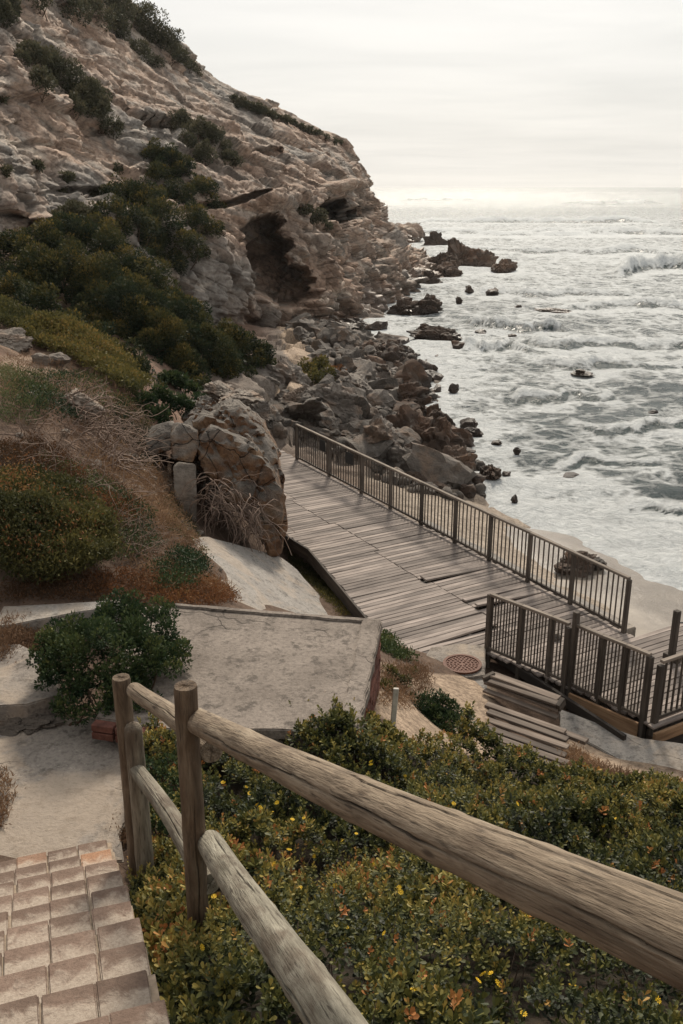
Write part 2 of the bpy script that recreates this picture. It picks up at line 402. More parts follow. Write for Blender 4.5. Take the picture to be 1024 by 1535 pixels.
def mat_leaf(name, stops, trans=0.3, rough=0.7, spec=0.12):
    """leaf colour follows a per-leaf tint: part random, part painted shade and sunlit tips"""
    M = Mt(name, rough, spec); t = M.attr('tint')
    n = M.noise(0.9, M.geo('Position'), 3)
    tt = M.math('ADD', t, M.math('MULTIPLY', M.math('SUBTRACT', n, 0.5), 0.5))
    c = M.ramp(tt, stops); M.col(c)
    tr = M.N.new('ShaderNodeBsdfTranslucent'); M.l(c, tr.inputs[0])
    mx = M.N.new('ShaderNodeMixShader'); mx.inputs[0].default_value = trans
    out = M.N['Material Output']; M.l(M.b.outputs[0], mx.inputs[1]); M.l(tr.outputs[0], mx.inputs[2]); M.l(mx.outputs[0], out.inputs[0])
    return M.m
def mat_flat(name, c, rough=0.7, spec=0.3, n=None):
    M = Mt(name, rough, spec)
    f = M.noise(n or 12, None, 6, 0.6)
    cc = M.ramp(f, [(0.3, tuple(x*0.65 for x in c)), (0.7, tuple(min(1, x*1.25) for x in c))])
    M.bump(f, 0.3, 0.01); return M.col(cc)
def mat_sea():
    M = Mt('sea_water', 0.22, 0.5)
    P = M.geo('Position'); fo = M.attr('foam')
    n1 = M.noise(0.10, P, 6, 0.6, 1.0); n2 = M.noise(0.45, P, 10, 0.7, 1.6); n3 = M.noise(2.6, P, 9, 0.75, 1.0); n4 = M.noise(9.0, P, 6, 0.7, 0.5)
    dn = M.N.new('ShaderNodeTexNoise'); dn.inputs['Scale'].default_value = 0.7; dn.inputs['Detail'].default_value = 6; M.l(P, dn.inputs[0])
    wv = M.mix(1.4, P, dn.outputs['Color'], 'ADD')
    lace = M.math('ADD', M.rng(M.vor(0.5, wv, 'DISTANCE_TO_EDGE'), 0.0, 0.25, 0.30, 0.0), M.rng(M.vor(1.7, wv, 'DISTANCE_TO_EDGE'), 0.0, 0.3, 0.24, 0.0))
    s = M.math('ADD', M.math('MULTIPLY', n1, 0.5), M.math('ADD', M.math('MULTIPLY', n2, 1.15), M.math('ADD', M.math('MULTIPLY', n3, 0.7), M.math('MULTIPLY', n4, 0.25))))
    s = M.math('ADD', s, M.math('ADD', lace, M.math('MULTIPLY', fo, 1.0)))
    f = M.rng(s, 1.50, 1.98)
    water = M.ramp(n1, [(0.3, (0.022, 0.042, 0.046)), (0.7, (0.060, 0.086, 0.085))])
    foam = M.ramp(n3, [(0.25, (0.40, 0.425, 0.43)), (0.6, (0.70, 0.715, 0.71))])
    c = M.mix(f, water, foam)
    M.put(M.b.inputs['Roughness'], M.rng(f, 0, 1, 0.26, 0.9))
    M.b.inputs['IOR'].default_value = 1.33
    h = M.math('ADD', M.math('MULTIPLY', n2, 1.0), M.math('ADD', M.math('MULTIPLY', n3, 0.6), M.math('MULTIPLY', f, 0.35)))
    M.bump(h, 0.9, 0.45)
    return M.col(c)

MAT = dict(
    cliff=mat_cliff(), terrain=mat_terrain(), sand=mat_sand(), sea=mat_sea(), outcrop=mat_outcrop(),
    rock=mat_rock('grey_rock', [(0.28, (0.075, 0.064, 0.055)), (0.5, (0.165, 0.143, 0.124)), (0.72, (0.29, 0.255, 0.22))], 1.2, ((0.24, 0.15, 0.095), 0.5), bump=0.12),
    wetrock=mat_rock('dark_wet_rock', [(0.3, (0.035, 0.025, 0.02)), (0.5, (0.085, 0.058, 0.043)), (0.72, (0.15, 0.105, 0.078))], 1.2, ((0.16, 0.085, 0.05), 0.5)),
    palerock=mat_rock('pale_rock', [(0.28, (0.14, 0.115, 0.094)), (0.5, (0.25, 0.21, 0.175)), (0.72, (0.37, 0.325, 0.275))], 1.2, ((0.33, 0.22, 0.15), 0.5), wet=False),
    concrete=mat_concrete('weathered_concrete', (0.175, 0.145, 0.122), (0.29, 0.245, 0.208), (0.125, 0.102, 0.085)),
    landing=mat_concrete('sandy_concrete', (0.21, 0.18, 0.155), (0.31, 0.275, 0.24), (0.15, 0.14, 0.132), 0.45),
    paleconcrete=mat_concrete('smooth_concrete', (0.22, 0.20, 0.182), (0.34, 0.315, 0.285), (0.15, 0.135, 0.12), 0.35),
    sandfill=mat_flat('blown_sand', (0.33, 0.26, 0.195), 0.95, 0.1, 30),
    paver=mat_paver(), brick=mat_brick(), log=mat_log(),
    deck=mat_wood('weathered_deck_board', [(0.25, (0.125, 0.10, 0.088)), (0.5, (0.25, 0.208, 0.182)), (0.75, (0.37, 0.315, 0.28))], 0.5, 16, (0.68, 1.3)),
    rail=mat_wood('weathered_rail_timber', [(0.25, (0.045, 0.036, 0.03)), (0.5, (0.095, 0.078, 0.064)), (0.75, (0.17, 0.142, 0.118))], 0.6, 18, (0.75, 1.25)),
    railpale=mat_wood('silvered_handrail', [(0.25, (0.11, 0.09, 0.072)), (0.5, (0.20, 0.165, 0.135)), (0.75, (0.30, 0.25, 0.21))], 0.6, 18, (0.85, 1.15)),
    darkwood=mat_wood('dark_edge_board', [(0.25, (0.02, 0.017, 0.015)), (0.5, (0.045, 0.036, 0.03)), (0.75, (0.09, 0.07, 0.055))], 0.5, 12, (0.8, 1.2)),
    newwood=mat_wood('orange_fascia_timber', [(0.25, (0.17, 0.095, 0.05)), (0.5, (0.32, 0.195, 0.11)), (0.75, (0.44, 0.29, 0.175))], 0.5, 12, (0.85, 1.15)),
    stepwood=mat_wood('step_board', [(0.25, (0.08, 0.06, 0.047)), (0.5, (0.17, 0.133, 0.108)), (0.75, (0.27, 0.22, 0.18))], 0.5, 14, (0.6, 1.25)),
    stake=mat_flat('bleached_stake', (0.55, 0.51, 0.45)), rubber=mat_flat('old_rubber', (0.02, 0.02, 0.021), 0.6),
    rust=mat_flat('rusted_iron', (0.12, 0.048, 0.028), 0.75, 0.4, 30), plate=mat_flat('dark_plate', (0.018, 0.022, 0.025), 0.5),
    twig=mat_flat('dead_twig', (0.20, 0.145, 0.115), 0.9, 0.15), litter=mat_flat('dry_litter', (0.30, 0.19, 0.13), 0.95, 0.1),
    stem=mat_flat('shrub_stem', (0.10, 0.07, 0.05), 0.9, 0.1), yellow=mat_flat('yellow_petal', (0.85, 0.52, 0.02), 0.6),
    orange=mat_flat('red_leaf', (0.55, 0.13, 0.03), 0.6),
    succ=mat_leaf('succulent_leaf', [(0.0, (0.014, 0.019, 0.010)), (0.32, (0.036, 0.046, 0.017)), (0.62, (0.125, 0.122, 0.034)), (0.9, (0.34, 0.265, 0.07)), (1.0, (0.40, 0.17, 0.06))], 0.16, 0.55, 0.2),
    tiny=mat_leaf('small_herb_leaf', [(0.0, (0.03, 0.045, 0.022)), (0.5, (0.085, 0.105, 0.042)), (1.0, (0.20, 0.17, 0.08))], 0.25),
    shrub=mat_leaf('dark_shrub_leaf', [(0.0, (0.012, 0.026, 0.014)), (0.45, (0.03, 0.052, 0.022)), (0.8, (0.07, 0.092, 0.032)), (1.0, (0.14, 0.14, 0.045))], 0.15, 0.65, 0.15),
    thicket=mat_leaf('thicket_leaf', [(0.0, (0.010, 0.019, 0.013)), (0.45, (0.026, 0.038, 0.019)), (0.75, (0.078, 0.072, 0.024)), (1.0, (0.22, 0.15, 0.04))], 0.22),
    clifft=mat_leaf('cliff_shrub_leaf', [(0.0, (0.032, 0.038, 0.024)), (0.5, (0.07, 0.07, 0.042)), (1.0, (0.14, 0.12, 0.07))], 0.2),
    olive=mat_leaf('olive_cover_leaf', [(0.0, (0.018, 0.024, 0.012)), (0.45, (0.06, 0.062, 0.024)), (0.8, (0.15, 0.125, 0.038)), (1.0, (0.26, 0.16, 0.05))], 0.25),
    sedum=mat_leaf('rusty_cover_leaf', [(0.0, (0.035, 0.026, 0.014)), (0.4, (0.10, 0.05, 0.025)), (0.75, (0.21, 0.09, 0.038)), (1.0, (0.25, 0.155, 0.06))], 0.25),
    dry=mat_leaf('dry_grass_blade', [(0.0, (0.09, 0.055, 0.035)), (0.5, (0.19, 0.115, 0.07)), (1.0, (0.33, 0.21, 0.12))], 0.2, 0.8, 0.1),
)

# ================================================================== TERRAIN
def zr(u, v, z): p = onz(u, v, CAMZ+z); return (p.x, p.y, CAMZ+z)
def yr(u, v, Y): p = at(u, v, Y); return (p.x, p.y, p.z)
GP = []
for y in (-4, -1, 2, 4, 5.6):
    for x in (-9, -5, -2, 0, 2, 5, 10):
        z = -1.4-0.563*y-0.28
        if x < -2: z += 0.25*min(1.0, (-2-x)/3)
        GP.append((x, y, CAMZ+z))
for x in (-7, -4.5, -2.5, -1.2):
    GP += [(x, 6.3, CAMZ-4.95), (x, 7.4, CAMZ-4.98)]
for x in (-6, -3, -1.5, -.1): GP += [(x, 8.4, CAMZ-4.98), (x, 9.4, CAMZ-5.0)]
GP += [(-1.0, 6.8, CAMZ-4.95), (-.3, 6.9, CAMZ-4.95), (.7, 6.6, CAMZ-5.2), (.75, 7.6, CAMZ-5.55), (2, 7.4, CAMZ-5.78), (4, 7, CAMZ-5.65), (9, 7, CAMZ-5.6)]
GP += [zr(*a) for a in [(850, 1165, -6.62), (1024, 1200, -6.42), (650, 1080, -6.35), (700, 1110, -6.5), (600, 1010, -5.95), (590, 975, -6.7), (693, 997, -7.1), (900, 1110, -7.22), (1024, 1150, -7.25), (1150, 1120, -7.6),
    (530, 905, -7.3), (500, 925, -7.25), (300, 825, -5.9), (340, 905, -5.9), (420, 900, -6.8), (430, 830, -7.5), (400, 850, -7.3),
    (0, 905, -4.6), (100, 905, -4.6), (260, 900, -4.75), (250, 850, -4.75), (290, 850, -5.2), (0, 800, -4.15), (150, 800, -4.5), (0, 700, -3.75), (200, 740, -4.6), (100, 750, -4.1),
    (0, 600, -3.5), (100, 620, -3.95), (250, 650, -5.0), (270, 800, -5.1), (0, 520, -3.2), (0, 460, -2.8), (200, 580, -4.4), (-150, 520, -2.6), (-150, 700, -3.2), (-150, 900, -4.0),
    (340, 640, -6.2), (400, 680, -7.2), (420, 760, -7.3), (400, 570, -6.5), (300, 580, -5.7), (100, 480, -3.5),
    (440, 560, -7.0), (430, 520, -6.9), (500, 505, -7.7), (550, 520, -8.6), (600, 560, -8.75), (650, 590, -9.4), (560, 640, -8.0), (480, 640, -7.5), (430, 640, -7.3),
    (620, 690, -8.4), (700, 720, -9.1), (690, 650, -9.5), (640, 620, -9.2), (760, 790, -8.85), (850, 850, -8.95), (1000, 900, -9.0), (1100, 940, -9.0), (960, 950, -8.55), (1024, 1000, -8.25), (900, 905, -8.4),
    (800, 850, -8.5), (700, 775, -8.4), (600, 735, -8.0), (520, 690, -7.8), (700, 850, -8.0), (800, 920, -7.9), (600, 800, -7.7), (560, 720, -7.8), (480, 720, -7.6), (930, 1010, -7.8), (700, 920, -7.7), (600, 900, -7.6),
    (760, 700, -10.0), (900, 800, -10.0), (1100, 860, -9.8), (800, 600, -10.5), (1100, 700, -11), (700, 500, -10.5), (1000, 520, -12), (600, 480, -9.6), (560, 470, -8.9), (650, 440, -10), (800, 420, -12)]]
GP += [yr(*a) for a in [(0, 380, 34), (-200, 400, 32), (200, 450, 40), (300, 525, 44), (420, 520, 50), (500, 500, 56), (330, 540, 38), (200, 500, 33)]]
GP += [(-25, 20, 9.5), (-25, 40, 14), (-20, 10, 7.5), (-30, 60, 18), (-10, 62, 1), (8, 70, -2), (20, 40, -4), (20, 60, -5), (20, 15, -1.0), (18, 8, 0.8)]
GP = np.array(GP)
def _rbf_fit(P):
    n = len(P); XY = P[:, :2]; D = np.sqrt(((XY[:, None]-XY[None])**2).sum(2))+np.eye(n)*-0.15
    A = np.zeros((n+3, n+3)); A[:n, :n] = D; A[:n, n] = 1; A[n, :n] = 1; A[:n, n+1:] = XY; A[n+1:, :n] = XY.T
    return np.linalg.solve(A, np.concatenate([P[:, 2], np.zeros(3)]))
_W = _rbf_fit(GP)
def groundz(x, y):
    X = np.stack([np.ravel(x), np.ravel(y)], 1); out = np.empty(len(X))
    for k in range(0, len(X), 20000):
        D = np.sqrt(((X[k:k+20000, None]-GP[None, :, :2])**2).sum(2)); out[k:k+20000] = D@_W[:-3]+_W[-3]+X[k:k+20000]@_W[-2:]
    return out
TX = np.linspace(-30, 20, 420); TY = np.concatenate([np.linspace(-4, 26, 330), np.linspace(26.15, 72, 230)])
gx, gy = np.meshgrid(TX, TY); GZ = groundz(gx, gy)
_P = np.stack([gx.ravel(), gy.ravel(), GZ], 1); _Pz0 = _P*[1, 1, 0]
_u, _v = proj(_P)
rocky = sstep(24, 29, _P[:, 1])*sstep(-6, -2.5, _P[:, 0]-0.0)*sstep(-2, 0.2, GZ)
w1 = worley(_Pz0/[1.1, 1.1, 1]+5, 3)
GZ = GZ + fbm(_Pz0, 1.6, 4, 5)*0.07 + rocky*((w1[2]-0.45)*0.8-0.25*sstep(0.12, 0.0, w1[1]-w1[0]))
hillm = sstep(-1.5, -4.0, _P[:, 0])*sstep(10, 12, _P[:, 1])
GZ += hillm*(fbm(_Pz0, 2.6, 4, 31)*0.26+fbm(_Pz0, 0.7, 4, 32, 0.6)*0.12)
def terrain_colour():
    n = len(_P); nA = fbm(_Pz0, 1.2, 5, 71); nB = fbm(_Pz0, 3.5, 4, 72)
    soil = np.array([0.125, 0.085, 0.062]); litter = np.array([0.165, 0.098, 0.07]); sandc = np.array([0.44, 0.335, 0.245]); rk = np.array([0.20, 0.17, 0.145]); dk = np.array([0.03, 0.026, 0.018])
    c = np.tile(soil, (n, 1))
    def lay(w, col): 
        nonlocal c
        c = c*(1-w[:, None])+col*w[:, None]
    lay(hillm*sstep(-0.25, 0.3, nB), litter)
    lay(hillm*sstep(0.15, 0.5, nA)*0.6, np.array([0.32, 0.225, 0.16]))
    lay(rocky, rk)
    def pw(poly, soft=0.35):
        m = inpoly(_u+nA*14, _v+nB*14, poly).astype(float); return m
    lay(pw([(570, 990), (740, 1020), (740, 1150), (600, 1140), (560, 1060)])*0.85, sandc)
    lay(pw([(840, 1100), (1040, 1170), (1040, 1230), (860, 1190)])*0.8, sandc*0.9)
    lay(pw([(420, 480), (470, 480), (470, 600), (400, 600), (425, 560)])*0.8, sandc)
    lay(pw([(90, 600), (140, 610), (290, 740), (250, 780), (150, 690)])*0.7, sandc*0.85)
    lay(pw([(0, 525), (80, 530), (120, 560), (0, 570)])*0.7, sandc*0.9)
    fg = sstep(6.5, 5.5, _P[:, 1])*sstep(-1.6, -1.0, _P[:, 0]+0.3*(_P[:, 1]-3))
    lay(pw([(205, 1330), (215, 1130), (300, 1130), (420, 1095), (545, 1105), (700, 1130), (850, 1175), (1040, 1215), (1400, 1700), (255, 1700), (240, 1480)]), dk)  # near-black ground under the carpet: shade of the leaf gaps put into colour
    beach = sstep(-1, 1.0, _P[:, 0]-0.5*(26-_P[:, 1])*0.2)*sstep(1.35, 0.9, GZ)*(1-rocky)
    lay(beach, np.array([0.37, 0.31, 0.25]))
    return c
TC = terrain_colour()
# the ground is cut in two sheets: hillside soil and rocky shore share one mesh; sand has its own sheet below the railing
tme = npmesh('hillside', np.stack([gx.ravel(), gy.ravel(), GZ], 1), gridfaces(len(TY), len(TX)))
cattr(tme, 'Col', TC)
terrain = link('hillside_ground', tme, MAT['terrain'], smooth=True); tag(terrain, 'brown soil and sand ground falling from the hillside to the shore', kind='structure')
GZ2 = GZ.reshape(len(TY), len(TX))
def gz(x, y):
    """bilinear height of the finished ground"""
    x = np.atleast_1d(np.asarray(x, float)); y = np.atleast_1d(np.asarray(y, float))
    i = np.clip(np.searchsorted(TX, x)-1, 0, len(TX)-2); j = np.clip(np.searchsorted(TY, y)-1, 0, len(TY)-2)
    fx = np.clip((x-TX[i])/(TX[i+1]-TX[i]), 0, 1); fy = np.clip((y-TY[j])/(TY[j+1]-TY[j]), 0, 1)
    return (GZ2[j, i]*(1-fx)+GZ2[j, i+1]*fx)*(1-fy)+(GZ2[j+1, i]*(1-fx)+GZ2[j+1, i+1]*fx)*fy
def gpt(x, y): return Vector((x, y, float(gz(x, y)[0])))
# beach sand sheet
def beach():
    xs = np.linspace(2.2, 14, 150); ys = np.linspace(10, 27, 150); X, Y = np.meshgrid(xs, ys)
    # plane falling seaward from the deck
    d = (X-4.67)*0.87+(Y-13.94)*0.494          # metres seaward of the railing line
    Z = 0.95-0.15*np.clip(d, -1, 20)-0.012*np.clip(d-2, 0, 30)**1.3
    P = np.stack([X.ravel(), Y.ravel(), Z.ravel()], 1)
    P[:, 2] += fbm(P*[1, 1, 0], 1.5, 4, 44)*0.06
    P[:, 2] -= sstep(-0.6, -1.6, d.ravel())*1.5 + sstep(24, 27, P[:, 1])*1.0
    return P, gridfaces(150, 150)
_bp, _bf = beach()
tag(link('beach_sand', npmesh('beach_sand', _bp, _bf), MAT['sand'], smooth=True), 'wet grey brown sand beach below the railing', kind='structure')

# ================================================================== CLIFF
CC = [
 [(-330, 560, 24), (-330, 420, 25), (-340, 300, 27), (-350, 150, 31), (-360, 0, 36), (-370, -150, 44), (-380, -300, 52)],
 [(-150, 480, 29), (-150, 380, 30), (-155, 290, 32), (-165, 170, 36), (-170, 40, 43), (-160, -80, 52), (-150, -200, 62)],
 [(0, 440, 35), (0, 370, 36), (0, 290, 38), (-5, 190, 42), (-5, 95, 49), (10, 10, 58), (30, -120, 72)],
 [(150, 450, 43), (140, 370, 43.5), (125, 290, 46), (105, 200, 51), (85, 110, 58), (90, 20, 68), (120, -70, 84)],
 [(290, 480, 50), (285, 400, 50.5), (270, 320, 53), (235, 230, 59), (195, 140, 67), (170, 60, 77), (192, -2, 92)],
 [(370, 505, 54), (365, 425, 54.5), (350, 335, 57), (325, 250, 63), (295, 175, 72), (272, 115, 83), (275, 74, 97)],
 [(440, 505, 57), (425, 425, 57.5), (405, 330, 60), (380, 255, 67), (358, 195, 77), (345, 155, 89), (350, 132, 102)],
 [(505, 497, 61), (485, 410, 62), (468, 325, 65), (443, 265, 72), (423, 210, 82), (412, 178, 94), (415, 157, 106)],
 [(565, 487, 67), (543, 405, 69), (522, 330, 73), (503, 275, 79), (490, 235, 88), (483, 210, 98), (486, 196, 108)],
 [(622, 452, 82), (592, 395, 84), (552, 335, 90), (545, 292, 89), (532, 255, 96), (518, 230, 104), (508, 210, 112)],
 [(658, 418, 103), (622, 388, 103), (565, 342, 104), (562, 306, 98), (556, 284, 102), (552, 270, 110), (540, 260, 118)],
 [(650, 400, 120), (615, 378, 122), (575, 352, 122), (565, 318, 120), (556, 302, 124), (550, 290, 128), (540, 282, 134)],
 [(600, 375, 150), (590, 350, 152), (580, 330, 154), (570, 312, 156), (560, 300, 160), (550, 292, 166), (540, 288, 172)],
]
def cliff_surface(NS=640, NH=340):
    A = []
    for c in CC:
        pts = [at(*q) for q in c]
        f = pts[0].copy(); f.z = min(f.z, 0)-2.0; f.y -= 0.5
        last = pts[-1]
        pts = [f]+pts+[last+Vector((-8, 12, 1.5)), last+Vector((-30, 40, 3))]
        A.append([list(p) for p in pts])
    A = np.array(A)                                    # (ncol, nrow, 3)
    def cr(arr, t):                                    # Catmull-Rom along axis 0
        n = len(arr); i = np.clip(np.floor(t).astype(int), 0, n-2); f = (t-i)[:, None, None]
        p0 = arr[np.clip(i-1, 0, n-1)]; p1 = arr[i]; p2 = arr[i+1]; p3 = arr[np.clip(i+2, 0, n-1)]
        return 0.5*((2*p1)+(p2-p0)*f+(2*p0-5*p1+4*p2-p3)*f*f+(3*p1-p0-3*p2+p3)*f**3)
    B = cr(A, np.linspace(0, len(A)-1, NS))
    # more rows on the visible face than on the hidden back
    nr = A.shape[1]
    t = np.interp(np.linspace(0, 1, NH), [0, 0.06, 0.93, 1.0], [0, 1, nr-3.0, nr-1])
    C = cr(B.transpose(1, 0, 2), t)                    # (NH, NS, 3)
    return C
CS = cliff_surface(); NH, NS = CS.shape[:2]
def grid_normals(G):
    du = np.gradient(G, axis=1); dv = np.gradient(G, axis=0); n = np.cross(du, dv)
    return n/np.maximum(np.linalg.norm(n, axis=2, keepdims=True), 1e-9)
def cliff_displace(G):
    n = grid_normals(G); P = G.reshape(-1, 3); N_ = n.reshape(-1, 3)
    toCam = np.array([0, 0, CAMZ])-P
    vis = np.zeros((NH, NS), bool); vis[int(NH*.1):int(NH*.7), int(NS*.2):int(NS*.7)] = True
    s = np.sign((N_*toCam).sum(1)[vis.ravel()].mean()); N_ = N_*s; N_ = N_*np.array([0.8, 1, 0.3]); N_ /= np.linalg.norm(N_, axis=1, keepdims=True)
    a = R(24); ca, sa = math.cos(a), math.sin(a)
    q = np.stack([P[:, 0]*ca-P[:, 2]*sa, P[:, 1], P[:, 0]*sa+P[:, 2]*ca], 1)      # strata frame: beds dip towards the sea
    q = q + np.stack([fbm(P, 6, 3, 1), fbm(P, 6, 3, 2), fbm(P, 5, 3, 3)], 1)*0.4
    h = P[:, 2]
    lower = sstep(9.0, 6.0, h+fbm(P, 6, 2, 77)*2)                           # jointed lower cliff
    d = fbm(P, 14, 3, 9)*0.8 + fbm(P, 4.5, 3, 10)*0.6 - 0.3
    wa = worley(q/np.array([5.0, 5.0, 1.7])+3.1, 21)
    def tilt(w, sd):
        g = np.stack([_hash((w[2]*1e6).astype(np.int64), np.full(len(P), k), np.zeros(len(P), np.int64), sd) for k in (1, 2, 3)], 1)*2-1
        return (w[3]*g).sum(1)
    d += tilt(wa, 5)*0.5 + (wa[2]-0.5)*0.3*(1-0.6*lower) - 0.15*sstep(0.14, 0.0, wa[1]-wa[0])
    nearw = 0.35+0.65*sstep(85, 60, P[:, 1])
    wb = worley(q/np.array([2.0, 2.0, 0.85])+9.7, 33)
    d += nearw*(tilt(wb, 6)*0.2 + (wb[2]-0.5)*0.12)*(1-0.6*lower) - nearw*0.08*sstep(0.16, 0.0, wb[1]-wb[0])
    wp = P+np.stack([fbm(P, 2.5, 2, 4), fbm(P, 2.5, 2, 5), fbm(P, 2.5, 2, 6)], 1)*0.5
    wc = worley(wp/np.array([1.9, 1.9, 2.9])+1.7, 45)
    d += lower*((wc[2]-0.5)*0.9+tilt(wc, 7)*0.9-0.55*sstep(0.12, 0.0, wc[1]-wc[0]))
    wd = worley(wp/np.array([0.8, 0.8, 1.1])+4.4, 55)
    d += lower*((wd[2]-0.5)*0.26+tilt(wd, 8)*0.28-0.16*sstep(0.14, 0.0, wd[1]-wd[0]))
    we = worley(q/np.array([0.95, 0.95, 0.45])+6.6, 66)
    d += (1-lower)*nearw*((we[2]-0.5)*0.10+tilt(we, 9)*0.14-0.06*sstep(0.14, 0.0, we[1]-we[0]))
    zb = np.zeros(len(P), np.int64)
    for th_, am, sd in ((1.15, 0.75, 71), (0.42, 0.26, 72)):
        bz = q[:, 2]/th_+fbm(q*[0.25, 0.25, 1], 3.0, 2, sd)*0.5; bi = np.floor(bz).astype(np.int64); bf = bz-bi
        seg = np.floor(q[:, 0]/(th_*7)+_hash(bi, zb, zb, sd+1)*5+fbm(P, 3, 2, sd+3)*0.4).astype(np.int64); sg2 = np.floor(q[:, 1]/(th_*9)+_hash(bi, zb, zb, sd+2)*5).astype(np.int64)
        d += (1-0.85*lower)*am*((_hash(bi, seg, sg2, sd)-0.5)-0.35*sstep(0.82, 0.98, bf))
    lay = vnoise(np.stack([q[:, 0]*0.05, q[:, 1]*0.05, q[:, 2]*1.5], 1), 61)
    d += lay*0.22*(1-lower)
    d += fbm(P, 0.7, 4, 14, 0.6)*0.16
    # caves and the ledge that roofs them: ellipsoids set in the rock face, (pixel centre, depth), radii in metres
    cave = np.zeros(len(P))
    for (u, v, Y, rx, ry, rz, dep) in [(424, 388, 58, 1.4, 6, 2.6, 8), (400, 340, 58, 1.3, 6, 0.7, 6), (448, 425, 59, 1.1, 5, 1.3, 6), (524, 311, 76, 2.6, 8, 1.0, 12), (556, 318, 84, 1.8, 8, 0.6, 8), (6, 335, 37, 1.3, 4, 0.6, 3.0), (150, 275, 46, 1.6, 5, 0.3, 2.0), (345, 305, 57, 1.8, 5, 0.25, 2.0), (250, 168, 62, 2.4, 7, 0.25, 1.8), (440, 222, 76, 3, 8, 0.3, 2.2)]:
        c = at(u, v, Y); e = np.sqrt(((P[:, 0]-c.x)/rx)**2+((P[:, 1]-c.y)/ry)**2+((P[:, 2]-c.z)/rz)**2)+fbm(P, 1.2, 3, 90)*0.16
        cave = np.maximum(cave, dep*sstep(1.06, 0.86, e))
    for (u, v, Y, rx, ry, rz, dep) in [(410, 306, 60, 3.6, 7, 0.6, 1.0), (540, 278, 82, 4.0, 9, 0.7, 1.3), (470, 300, 66, 2.5, 6, 0.5, 0.6)]:
        c = at(u, v, Y); e = np.sqrt(((P[:, 0]-c.x)/rx)**2+((P[:, 1]-c.y)/ry)**2+((P[:, 2]-c.z)/rz)**2)
        d += dep*sstep(1.0, 0.4, e)
    d *= np.clip((np.linalg.norm(toCam, axis=1))/50, 0.7, 1.3)
    top = np.repeat(np.linspace(0, 1, NH), NS); d *= 1-0.75*sstep(0.86, 0.95, top)
    return P+N_*d[:, None]+np.array([-0.13, 0.98, -0.07])*cave[:, None]
CPT = cliff_displace(CS); CF = gridfaces(NH, NS)
cme = npmesh('cliff', CPT, CF)
cliff = link('cliff', cme, MAT['cliff']); tag(cliff, 'layered tan rock cliff with two caves rising above the shore', kind='structure')
bvh_c = BVHTree.FromPolygons([tuple(p) for p in CPT.tolist()], [tuple(f) for f in CF.tolist()])
_tv = np.stack([gx.ravel(), gy.ravel(), GZ], 1)
bvh_t = BVHTree.FromPolygons([tuple(p) for p in _tv.tolist()], [tuple(f) for f in gridfaces(len(TY), len(TX)).tolist()])
def hit(u, v):
    """first solid ground or cliff along a sight line"""
    o = Vector((0, 0, CAMZ)); d = ray(u, v).normalized(); best = None
    for b in (bvh_t, bvh_c):
        h = b.ray_cast(o, d)
        if h[0] is not None and (best is None or h[3] < best[1]): best = (h[0], h[3])
    return best[0] if best else onz(u, v, 0.0)

